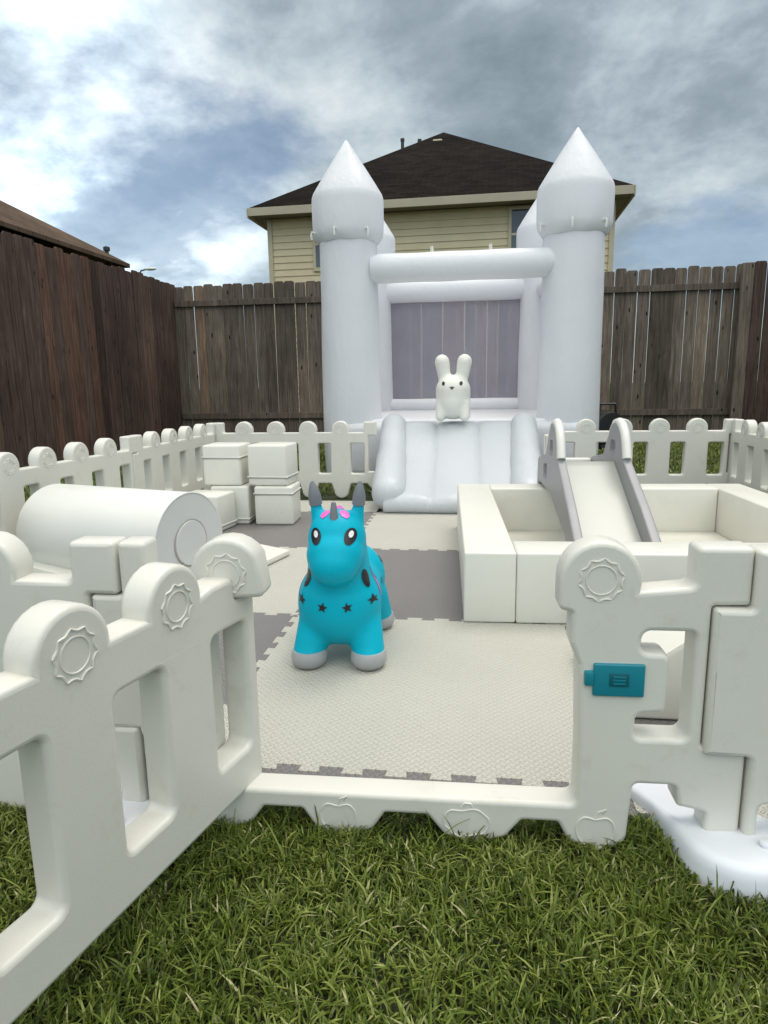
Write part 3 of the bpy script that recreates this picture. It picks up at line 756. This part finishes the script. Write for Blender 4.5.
for sgn, xb, xf in ((-1, -.70, -.565), (1, .385, .335)):
    bm = bmesh.new(); pts = []; rs = []
    for k in range(30):
        s = k / 29; y = SB + .10 + (SF - .05 - SB - .10) * s; z = .525 + (.098 - .525) * (s ** .92)
        bulge = 1 + .06 * math.sin(s * 23)
        rr = (.105 + .012 * s) * min(1, (s + .02) * 14) ** .5 * min(1, (1.015 - s) * 16) ** .5
        pts.append((*T(xb + (xf - xb) * s, y), z)); rs.append(rr * (1 + .02 * math.sin(s * 25)))
    ring_tube(bm, pts, rs, 24)
    for v in bm.verts: 
        v.co.z = max(.01, v.co.z)
    obj('side_bolster', bm, M['inflate_slide'], sd, ang=70)
    # vertical skirt below the bolster down to the ground
    bm = bmesh.new(); P = []
    for k in range(12):
        s = k / 11; y = SB + .1 + (SF + .05 - SB - .1) * s; z = .50 + (.11 - .50) * (s ** .92); P.append((T(xb + (xf - xb) * s, y), z))
    A = [bm.verts.new((p[0] + sgn * .055, p[1], z)) for p, z in P]; B = [bm.verts.new((p[0] + sgn * .055, p[1], .008)) for p, z in P]
    A2 = [bm.verts.new((p[0] - sgn * .03, p[1], z)) for p, z in P]; B2 = [bm.verts.new((p[0] - sgn * .03, p[1], .008)) for p, z in P]
    for k in range(11):
        for U, V in ((A, B), (A2, B2)): bm.faces.new((U[k], U[k + 1], V[k + 1], V[k]))
    bm.faces.new((A[0], B[0], B2[0], A2[0])); bm.faces.new((A[-1], B[-1], B2[-1], A2[-1]))
    bmesh.ops.recalc_face_normals(bm, faces=bm.faces); obj('side_skirt', bm, M['inflate_slide'], sd, ang=60)

# blower behind the right tower
bl = thing('air_blower', 'black air blower standing on the grass right of the castle', 'blower', (1.60, 8.6, 0), R(20))
bm = bmesh.new(); lathe(bm, [(.05, -.13), (.19, -.12), (.20, -.05), (.20, .05), (.19, .12), (.05, .13)], 28); bm.transform(Matrix.Translation((0, 0, .26)) @ Matrix.Rotation(PI / 2, 4, 'X')); obj('housing', bm, M['blackmetal'], bl)
obj('outlet', bbox(-.42, -.02, -.09, .09, .06, .22, .02), M['blackmetal'], bl)
bm = bmesh.new(); ring_tube(bm, [(-.12, 0, .42), (-.10, 0, .55), (.10, 0, .55), (.12, 0, .42)], .016, 8); obj('handle', bm, M['blackmetal'], bl)
bm = bmesh.new()
for x in (-.13, .13): box(bm, x - .03, x + .03, -.16, .16, .0, .06, .01)
obj('stand', bm, M['blackmetal'], bl)

# ------------------------------------------------------------------ ball pit
bp = thing('ball_pit', 'square cream vinyl foam ball pit without balls, right of the unicorn', 'ball pit', (-.038, 2.245, 0), R(2.5))
PW, PD, PT, PH = 1.56, 1.58, .18, .270
def foam_block(x0, x1, y0, y1, z0, z1, bev=.008):
    bm = bmesh.new(); box(bm, x0, x1, y0, y1, z0, z1, bev, 3); return bm
def piping(bm, x0, x1, y0, y1, z, r=.0028):
    ring_tube(bm, [(x0, y0, z), (x1, y0, z), (x1, y1, z), (x0, y1, z)], r, 6, True)
walls = [('side_wall', 0, PT, 0, PD), ('front_wall', PT + .001, PW, -.003, PT), ('back_wall', PT + .001, PW - PT - .001, PD - PT, PD), ('side_wall', PW - PT, PW, PT + .001, PD)]
for nm, a, b, c, d in walls:
    w = obj(nm, foam_block(a, b, c, d, .016, PH), M['vinyl'], bp, ang=45)
    bm = bmesh.new(); i = .004; piping(bm, a + i, b - i, c + i, d - i, PH - .006); piping(bm, a + i, b - i, c + i, d - i, .024)
    for x, y in ((a, c), (b, c), (a, d), (b, d)):
        ring_tube(bm, [(x + (i if x == a else -i), y + (i if y == c else -i), .024), (x + (i if x == a else -i), y + (i if y == c else -i), PH - .006)], .0026, 6)
    obj('piping', bm, M['vinyl'], w)
obj('floor_pad', bbox(PT + .001, PW - PT - .001, PT + .001, PD - PT - .001, .016, .035, .005), M['vinyl'], bp)

# small slide standing in the pit
ts = thing('toddler_slide', 'small slide with grey side rails and ivory chute dropping into the ball pit', 'slide', (.53, 3.3, 0), R(1.2))
ZT, ZB = .462, .10; YT, YB = 0.0, -.86; hw = .125
bm = bmesh.new(); L = []
for k in range(22):
    s = k / 21; y = YT + (YB - YT) * s; z = ZT + (ZB - ZT) * (s * 1.08 if s < .85 else .918 + .082 * (1 - (1 - (s - .85) / .15) ** 2)); L.append((y, z))
L = [(YT + .52, ZT - .16), (YT + .30, ZT - .085), (YT + .10, ZT - .030), (YT + .04, ZT - .006)] + L
A = [[bm.verts.new((x, y, z + dz)) for x in (-hw, hw)] for y, z in L for dz in (0,)]
B = [[bm.verts.new((x, y, z - .018)) for x in (-hw, hw)] for y, z in L]
for k in range(len(L) - 1):
    bm.faces.new((A[k][0], A[k + 1][0], A[k + 1][1], A[k][1])); bm.faces.new((B[k][1], B[k + 1][1], B[k + 1][0], B[k][0]))
    for q in (0, 1): bm.faces.new((A[k][q], B[k][q], B[k + 1][q], A[k + 1][q]))
bm.faces.new((A[0][0], A[0][1], B[0][1], B[0][0])); bm.faces.new((A[-1][0], B[-1][0], B[-1][1], A[-1][1]))
bmesh.ops.recalc_face_normals(bm, faces=bm.faces); obj('chute', bm, M['slide_bed'], ts, ang=50)
for sg in (-1, 1):
    # side rail outline in (y, z): arched handle at the top, running down the chute
    o = [(-.90, .055, .02), (-.885, .135, .03), (-.50, .335, .05), (-.17, .485, .06), (-.10, .60, .06), (.00, .655, .05), (.10, .640, .05), (.18, .56, .05), (.27, .47, .05), (.60, .42, .05), (.645, .02, .01), (.565, .02, .01), (.54, .29, .03), (.06, .30, .05), (-.45, .200, .05), (-.80, .055, .02)]
    loops = [fillet(o, 6), fillet([(.0, .56, .02), (.09, .56, .025), (.11, .49, .02), (-.01, .49, .02)], 5), fillet([(.20, .43, .015), (.34, .41, .015), (.33, .345, .015), (.20, .345, .015)], 5)]
    me = plate(loops, .020, .007, 2)
    me.transform(Matrix.Rotation(PI / 2, 4, 'Z') @ Matrix.Rotation(PI / 2, 4, 'X'))
    r = mobj('side_rail', me, M['slide_grey'], ts, loc=(sg * (hw + .021), 0, 0), ang=35)
    bm = bmesh.new(); arch = [(-.165, .50), (-.135, .565), (-.10, .612), (-.05, .645), (.01, .657), (.08, .648), (.13, .612), (.165, .57)]
    ring_tube(bm, [(0, y, z - .008) for y, z in arch], .0212, 10); obj('hand_grip', bm, M['slide_white'], r, ang=60)
for z in (.14, .27, .40):
    obj('step', bbox(-hw, hw, .56, .64, z - .015, z + .01, .006), M['slide_white'], ts)

# ------------------------------------------------------------------ foam roll, wedge, blocks
rl = thing('foam_roll', 'big white vinyl foam roll lying behind the front left play fence', 'foam roll', (-1.15, 2.50, .224), R(-16))
RR = .205; LN = .76
bm = bmesh.new(); lathe(bm, [(0, 0), (RR - .012, 0), (RR - .004, .003), (RR, .012), (RR, LN - .012), (RR - .004, LN - .003), (RR - .012, LN), (0, LN)], 64)
bm.transform(Matrix.Rotation(-PI / 2, 4, 'Y')); obj('roll', bm, M['vinyl_cover'], rl, ang=40)
bm = bmesh.new(); lathe(bm, [(RR - .008, -.0015), (RR - .008, .001), (0, .0012)], 64); 
bm = bmesh.new(); lathe(bm, [(0, -.0), (RR - .006, -.0), (RR - .006, .003), (0, .003)], 64); bm.transform(Matrix.Rotation(PI / 2, 4, 'Y')); obj('end_panel', bm, M['vinyl_panel'], rl, ang=40)
bm = bmesh.new()
ring_tube(bm, [(.004, .095 * math.cos(2 * PI * k / 40), .095 * math.sin(2 * PI * k / 40)) for k in range(40)], .004, 6, True); ep = obj('core_seam', bm, M['seam'], rl)
bm = bmesh.new(); lathe(bm, [(0, 0), (.090, 0), (.093, .004), (.090, .009), (0, .010)], 48); bm.transform(Matrix.Rotation(PI / 2, 4, 'Y')); obj('core', bm, M['vinyl_panel'], rl, loc=(.001, 0, 0), ang=40)
bm = bmesh.new(); ring_tube(bm, [(.001, RR * .993 * math.cos(2 * PI * k / 56), RR * .993 * math.sin(2 * PI * k / 56)) for k in range(56)], .004, 6, True); obj('piping', bm, M['vinyl_cover'], rl)

def wedge(name, label, x0, x1, y0, y1, z0, h0, h1, loc, rz, mat=None):
    t = thing(name, label, 'foam wedge', loc, rz); bm = bmesh.new()
    P = [(x0, y0, z0), (x1, y0, z0), (x1, y1, z0), (x0, y1, z0), (x0, y0, z0 + h0), (x1, y0, z0 + h1), (x1, y1, z0 + h1), (x0, y1, z0 + h0)]
    v = [bm.verts.new(p) for p in P]
    for f in ((3, 2, 1, 0), (4, 5, 6, 7), (0, 1, 5, 4), (1, 2, 6, 5), (2, 3, 7, 6), (3, 0, 4, 7)): bm.faces.new([v[i] for i in f])
    bmesh.ops.bevel(bm, geom=bm.edges[:], offset=.010, segments=3, profile=.5, affect='EDGES')
    obj('cover', bm, mat or M['vinyl'], t, ang=45)
    bm = bmesh.new(); m = .0025
    ring_tube(bm, [(x0 + m, y0 + m, z0 + h0 - .005), (x1 - m, y0 + m, z0 + h1 - .005), (x1 - m, y1 - m, z0 + h1 - .005), (x0 + m, y1 - m, z0 + h0 - .005)], .0032, 6, True)
    obj('piping', bm, M['vinyl'], t); return t
wedge('foam_ramp', 'low cream foam ramp under the foam roll, its thin tip pointing at the unicorn', -.85, 0, -.36, .50, .016, .115, .030, (-1.03, 2.62, 0), R(-14))
wedge('foam_ramp', 'cream foam wedge behind the latch post of the gate frame', 0, .24, 0, .38, .016, .06, .235, (.305, 1.60, 0), R(0))

def foam_cube(label, x, y, z, sx, sy, sz, rz, seam, first=[]):
    t = thing('foam_block', label, 'foam block', (x, y, z), R(rz), 'white foam blocks in the back corner')
    c = obj('body', bbox(-sx / 2, sx / 2, -sy / 2, sy / 2, 0, sz, .014, 3), M['vinyl'], t, ang=45)
    bm = bmesh.new(); zz = sz * seam; e = .0015
    ring_tube(bm, [(-sx / 2 - e, -sy / 2 - e, zz), (sx / 2 + e, -sy / 2 - e, zz), (sx / 2 + e, sy / 2 + e, zz), (-sx / 2 - e, sy / 2 + e, zz)], .0045, 6, True); obj('zip_flap', bm, M['vinyl_cover'], t)
    bm = bmesh.new(); ring_tube(bm, [(-sx / 2 - e, -sy / 2 - e, zz - .008), (sx / 2 + e, -sy / 2 - e, zz - .008), (sx / 2 + e, sy / 2 + e, zz - .008), (-sx / 2 - e, sy / 2 + e, zz - .008)], .0022, 6, True); obj('seam', bm, M['seam'], t)
    return t
foam_cube('white foam block at the lower right of the pile, its flap near the top', -1.21, 3.92, .015, .235, .23, .235, 3, .82)
foam_cube('white foam block on top at the right of the pile, its flap near the bottom', -1.235, 3.935, .252, .245, .23, .245, -2, .22)
foam_cube('white foam block at the back of the pile, carrying the left top block', -1.485, 3.92, .015, .235, .22, .235, 2, .15)
foam_cube('white foam block on top at the left of the pile, its flap near the top', -1.525, 3.93, .252, .235, .22, .245, 1, .70)
foam_cube('white foam block lying in front of the pile, next to the foam roll', -1.575, 3.69, .015, .26, .22, .215, -8, .16)

# ------------------------------------------------------------------ hopper toys
def blend_body(parts, voxel, it=8):
    bm = bmesh.new()
    for p in parts:
        if p[0] == 'e': ellipsoid(bm, p[1], p[2], p[3] if len(p) > 3 else None)
        else: capsule(bm, p[1], p[2], p[3], p[4])
    me = bpy.data.meshes.new('w'); bm.to_mesh(me); bm.free()
    return evaluated(me, [('REMESH', dict(mode='VOXEL', voxel_size=voxel)), ('SMOOTH', dict(iterations=it, factor=.5))])
def bvh_of(me): return BVHTree.FromPolygons([v.co for v in me.vertices], [tuple(p.vertices) for p in me.polygons])
def decal(name, bv, mat, parent, origin, direction, shape, up=(0, 0, 1), off=.0012, rot=0, th=.0015):
    """press a flat outline (list of 2d points) on to the body"""
    o = Vector(origin); d = Vector(direction).normalized(); u = Vector(up); r = d.cross(u).normalized(); u2 = r.cross(d)
    hit = bv.ray_cast(o, d)
    bm = bmesh.new(); pts = []
    ctr = (sum(p[0] for p in shape) / len(shape), sum(p[1] for p in shape) / len(shape))
    rings = []
    for f in (1, .66, .33, 0):
        ring = []
        for p in (shape if f else [ctr]):
            x = ctr[0] + (p[0] - ctr[0]) * f; y = ctr[1] + (p[1] - ctr[1]) * f
            c, s = math.cos(rot), math.sin(rot); x, y = x * c - y * s, x * s + y * c
            q = o + r * x + u2 * y; h = bv.ray_cast(q, d)
            if h[0] is None: h = bv.find_nearest(hit[0] + r * x + u2 * y)
            ring.append(bm.verts.new(h[0] + h[1] * off))
        rings.append(ring)
    n = len(shape)
    for A, B in zip(rings, rings[1:]):
        for k in range(n):
            if len(B) == 1: bm.faces.new((A[k], A[(k + 1) % n], B[0]))
            else: bm.faces.new((A[k], A[(k + 1) % n], B[(k + 1) % n], B[k]))
    bmesh.ops.recalc_face_normals(bm, faces=bm.faces)
    return obj(name, bm, mat, parent, ang=60)
def oval(a, b, n=24): return [(a * math.cos(2 * PI * k / n), b * math.sin(2 * PI * k / n)) for k in range(n)]
def star(r, n=5): return [(r * (1 if k % 2 == 0 else .42) * math.sin(PI * k / n), r * (1 if k % 2 == 0 else .42) * math.cos(PI * k / n)) for k in range(2 * n)]

uc = thing('unicorn_hopper', 'turquoise inflatable unicorn hopper with pink mane, silver hooves and dark stars', 'hopper toy', (-.412, 2.005, .0145), R(3))
parts = [('e', (-.003, -.09, .180), (.130, .125, .134)), ('e', (0, .03, .178), (.118, .20, .115)), ('e', (0, .13, .198), (.120, .115, .115)),
         ('c', (0, -.10, .24), (0, -.115, .365), .102, .086), ('e', (0, -.118, .128), (.122, .080, .064)), ('e', (0, .135, .128), (.118, .080, .064)),
         ('e', (0, -.125, .385), (.088, .090, .090)), ('e', (0, -.165, .345), (.086, .085, .080)), ('e', (0, -.192, .325), (.074, .070, .066))]
for sx in (-1, 1):
    parts += [('c', (sx * .066, -.105, .14), (sx * .089, -.150, .048), .060, .050), ('e', (sx * .090, -.155, .038), (.050, .055, .036))]
    parts += [('c', (sx * .066, .125, .14), (sx * .089, .165, .048), .060, .050), ('e', (sx * .090, .170, .038), (.050, .055, .036))]
    parts += [('c', (sx * .060, -.105, .425), (sx * .064, -.105, .485), .020, .0185)]
bme = blend_body(parts, .0065, 22); ubv = bvh_of(bme)
ub = mobj('body', bme, M['turq'], uc, ang=80)
for sx in (-1, 1):
    for sy, yy in ((-1, -.157), (1, .172)):
        bm = bmesh.new(); lathe(bm, [(.034, .0), (.046, .006), (.0535, .020), (.0545, .034), (.052, .046), (.049, .052), (0, .053)], 28)
        bm.transform(Matrix.Translation((sx * .090, yy, 0)) @ Matrix.Diagonal((1, 1.10, 1, 1))); obj('hoof', bm, M['silver'], uc, ang=50)
    bm = bmesh.new(); rs = [.0195, .0195, .0185, .0155, .011, .004]
    ring_tube(bm, [(sx * (.064 + .007 * k / 5), -.105 - .002 * k, .485 + .070 * k / 5) for k in range(6)], rs, 16); obj('ear_tip', bm, M['grey_tip'], uc, ang=60)
    e = decal('eye', ubv, M['black'], uc, (sx * .049, -.6, .408), (0, 1, 0), oval(.0165, .0215), off=.0018, rot=sx * -.12)
    decal('highlight', ubv, M['eye_white'], e, (sx * .049 + .001, -.6, .413), (0, 1, 0), oval(.0066, .0092), off=.0032, rot=sx * -.12)
    decal('forelock', ubv, M['pink'], uc, (sx * .027, -.435, .775), (0, .5 - .02, -.52), [(-.012, .014), (.004, .016), (.013, .006), (.011, -.014), (.002, -.024), (-.010, -.016), (-.014, 0)], off=.0022, rot=sx * .35)
    decal('neck_patch', ubv, M['black'], uc, (sx * .46, -.42, .272), (-sx * .5, .36, -.0), oval(.016, .030), off=.0018, rot=sx * .35)
    for ax, az in ((.036, .198), (.106, .208)):
        decal('star', ubv, M['black'], uc, (sx * ax, -.6, az), (0, 1, 0), star(.0165), off=.0016, rot=.2 * sx)
    for ay, az in ((-.02, .24), (.06, .20), (.14, .25)):
        decal('star', ubv, M['black'], uc, (sx * .5, ay, az), (-1 * sx, 0, 0), star(.020), off=.0016, rot=.3)
    decal('pink_wing', ubv, M['pink'], uc, (sx * .5, -.22, .250), (-sx, .36, -.02), oval(.011, .046), off=.0016)
bm = bmesh.new(); ring_tube(bm, [(0, -.168 - .001 * k, .420 + .0165 * k) for k in range(6)], [.016, .0155, .0135, .0115, .0095, .006], 14)
hb = obj('horn', bm, M['grey_tip'], uc, ang=60)
bm = bmesh.new()
ring_tube(bm, [(0, -.075, .465), (0, -.045, .442), (0, -.028, .40), (0, -.018, .35), (0, -.005, .305), (0, .03, .285)], [.012, .020, .022, .022, .018, .008], 12); obj('mane', bm, M['pink'], uc, ang=60)
bm = bmesh.new(); ring_tube(bm, [(0, .235, .25), (0, .262, .235), (0, .272, .20), (0, .268, .16)], [.012, .018, .018, .006], 12); obj('tail', bm, M['pink'], uc, ang=60)

rb = thing('rabbit_hopper', 'plain white rubber rabbit hopper sitting at the top of the inflatable slide', 'hopper toy', (-.195, 5.60, .53), R(-2))
parts = [('e', (0, 0, .165), (.142, .15, .150)), ('e', (0, -.015, .255), (.144, .138, .120)), ('e', (0, .03, .08), (.13, .15, .07))]
for sx in (-1, 1):
    parts += [('c', (sx * .080, -.05, .14), (sx * .100, -.085, .036), .062, .040), ('c', (sx * .08, .06, .14), (sx * .100, .10, .036), .062, .040)]
    parts += [('c', (sx * .072, .0, .355), (sx * .092, .0, .480), .052, .062)]
parts += [('e', (0, -.005, .215), (.145, .145, .11))]
rme = blend_body(parts, .010, 14); rbv = bvh_of(rme)
mobj('body', rme, M['rabbit'], rb, ang=80)
for sx in (-1, 1):
    decal('eye', rbv, M['black'], rb, (sx * .070, -.6, .305), (0, 1, 0), oval(.0125, .016), off=.003)
decal('nose', rbv, M['rabbit_nose'], rb, (0, -.6, .268), (0, 1, 0), [(-.020, .010), (0, .013), (.020, .010), (.008, -.007), (0, -.012), (-.008, -.007)], off=.003)
bm = bmesh.new(); ellipsoid(bm, (0, .165, .13), (.045, .04, .045)); obj('tail', bm, M['rabbit'], rb, ang=60)

# ------------------------------------------------------------------ light, sky, camera
SUN_EL, SUN_AZ = R(70), R(35)     # azimuth from +Y towards +X
ZEN, BACK = 1.35, 1.25
w = bpy.data.worlds.new('World'); sc.world = w; w.use_nodes = True; nt = w.node_tree
for n in list(nt.nodes): nt.nodes.remove(n)
out = nt.nodes.new('ShaderNodeOutputWorld')
sky = nt.nodes.new('ShaderNodeTexSky'); sky.sky_type = 'NISHITA'; sky.sun_disc = False; sky.sun_elevation = SUN_EL; sky.sun_rotation = SUN_AZ; sky.air_density = 1.0; sky.dust_density = .6; sky.ozone_density = 2
bgS = nt.nodes.new('ShaderNodeBackground'); bgS.inputs[1].default_value = .085; nt.links.new(sky.outputs[0], bgS.inputs[0])
tc = nt.nodes.new('ShaderNodeTexCoord'); sp = nt.nodes.new('ShaderNodeSeparateXYZ'); nt.links.new(tc.outputs['Generated'], sp.inputs[0])
def mt(op, a, b=None, c=None, clamp=False):
    q = nt.nodes.new('ShaderNodeMath'); q.operation = op; q.use_clamp = clamp
    for i, s in enumerate((a, b, c)):
        if s is None: continue
        if isinstance(s, (int, float)): q.inputs[i].default_value = s
        else: nt.links.new(s, q.inputs[i])
    return q.outputs[0]
zc = mt('MAXIMUM', sp.outputs[2], 0.0); den = mt('ADD', zc, .38)
cmb = nt.nodes.new('ShaderNodeCombineXYZ'); nt.links.new(mt('DIVIDE', sp.outputs[0], den), cmb.inputs[0]); nt.links.new(mt('DIVIDE', sp.outputs[1], den), cmb.inputs[1]); cmb.inputs[2].default_value = 4.3
def wn(scale, det, rough, dist, off):
    mp = nt.nodes.new('ShaderNodeMapping'); mp.inputs['Location'].default_value = off; nt.links.new(cmb.outputs[0], mp.inputs[0])
    n = nt.nodes.new('ShaderNodeTexNoise'); n.inputs['Scale'].default_value = scale; n.inputs['Detail'].default_value = det; n.inputs['Roughness'].default_value = rough; n.inputs['Distortion'].default_value = dist
    nt.links.new(mp.outputs[0], n.inputs['Vector']); return n.outputs[0]
cover = wn(1.6, 10, .58, .1, (15.87, 16.44, 0)); shade = wn(2.3, 11, .60, .12, (9.7, 5.23, 0)); shade2 = wn(1.1, 3, .5, .2, (1.2, 8.1, 2))
def rmp(f, st):
    r = nt.nodes.new('ShaderNodeValToRGB'); nt.links.new(f, r.inputs[0]); e = r.color_ramp.elements
    while len(e) < len(st): e.new(.5)
    for s, (p, c) in zip(e, st): s.position = p; s.color = (*c, 1)
    return r.outputs[0]
cov = rmp(cover, [(.41, (.30,) * 3), (.51, (1,) * 3)])
rmp_f = rmp(shade2, [(.35, (.25,) * 3), (.6, (1.,) * 3)])
ccol = rmp(shade, [(.36, (.195, .25, .295)), (.47, (.285, .35, .40)), (.55, (.42, .495, .54)), (.67, (.62, .68, .71))])
# lift towards the left where the cloud is thin and bright, and towards the zenith as an overcast sky does
def blob(d, k):
    v = nt.nodes.new('ShaderNodeVectorMath'); v.operation = 'DOT_PRODUCT'; nt.links.new(tc.outputs['Generated'], v.inputs[0]); v.inputs[1].default_value = Vector(d).normalized()
    return mt('POWER', mt('MAXIMUM', v.outputs['Value'], 0), k)
lit = mt('ADD', mt('MULTIPLY', blob((-.51, .774, .385), 110), 2.2), mt('ADD', mt('MULTIPLY', blob((-.535, .81, .245), 420), 2.0), mt('MULTIPLY', blob((-.40, .90, .17), 120), 1.1)))
glow = mt('MULTIPLY_ADD', mt('MULTIPLY', lit, rmp_f), 1.3, 1.15)
zen = mt('MULTIPLY_ADD', mt('MULTIPLY_ADD', zc, 2.2, -1.0, True), ZEN, 1.0)
bgC = nt.nodes.new('ShaderNodeBackground'); zmix = nt.nodes.new('ShaderNodeMix'); zmix.data_type = 'RGBA'; zmix.inputs[7].default_value = (.62, .59, .53, 1); nt.links.new(mt('MULTIPLY_ADD', zc, 2.2, -1.0, True), zmix.inputs[0]); nt.links.new(ccol, zmix.inputs[6])
behind = mt('MULTIPLY_ADD', mt('MULTIPLY_ADD', sp.outputs[1], -1.6, .1, True), BACK, 1.0)      # unseen sky behind the camera, brightened as added fill for front faces
nt.links.new(zmix.outputs[2], bgC.inputs[0]); nt.links.new(mt('MULTIPLY', mt('MULTIPLY', glow, zen), behind), bgC.inputs[1])
mx = nt.nodes.new('ShaderNodeMixShader'); nt.links.new(cov, mx.inputs[0]); nt.links.new(bgS.outputs[0], mx.inputs[1]); nt.links.new(bgC.outputs[0], mx.inputs[2]); nt.links.new(mx.outputs[0], out.inputs[0])

sd_ = bpy.data.lights.new('sun', 'SUN'); sd_.energy = 1.5; sd_.angle = R(28); sd_.color = (1, .955, .88)
so = link(bpy.data.objects.new('sun', sd_))
dv = Vector((math.sin(SUN_AZ) * math.cos(SUN_EL), math.cos(SUN_AZ) * math.cos(SUN_EL), math.sin(SUN_EL)))
so.rotation_euler = dv.to_track_quat('Z', 'Y').to_euler(); so.location = (2, 6, 12)

cam = bpy.data.cameras.new('camera'); cam.sensor_fit = 'AUTO'; cam.sensor_width = 36; cam.lens = 665 / 1024 * 36; cam.clip_start = .02; cam.clip_end = 500
co = link(bpy.data.objects.new('camera', cam)); sc.camera = co
tl, rl_, yw = R(11), R(.9), R(8)
fw = Vector((-math.sin(yw) * math.cos(tl), math.cos(yw) * math.cos(tl), -math.sin(tl))); rt0 = Vector((math.cos(yw), math.sin(yw), 0)); up0 = rt0.cross(fw)
rt = rt0 * math.cos(rl_) - up0 * math.sin(rl_); up = up0 * math.cos(rl_) + rt0 * math.sin(rl_)
m = Matrix((rt, up, -fw)).transposed().to_4x4(); m.translation = (0, 0, .85); co.matrix_world = m
sc.render.resolution_x = 768; sc.render.resolution_y = 1024
sc.view_settings.view_transform = 'Standard'; sc.view_settings.look = 'None'; sc.view_settings.gamma = 1; sc.view_settings.exposure = 0.06; sc.view_settings.use_curve_mapping = False
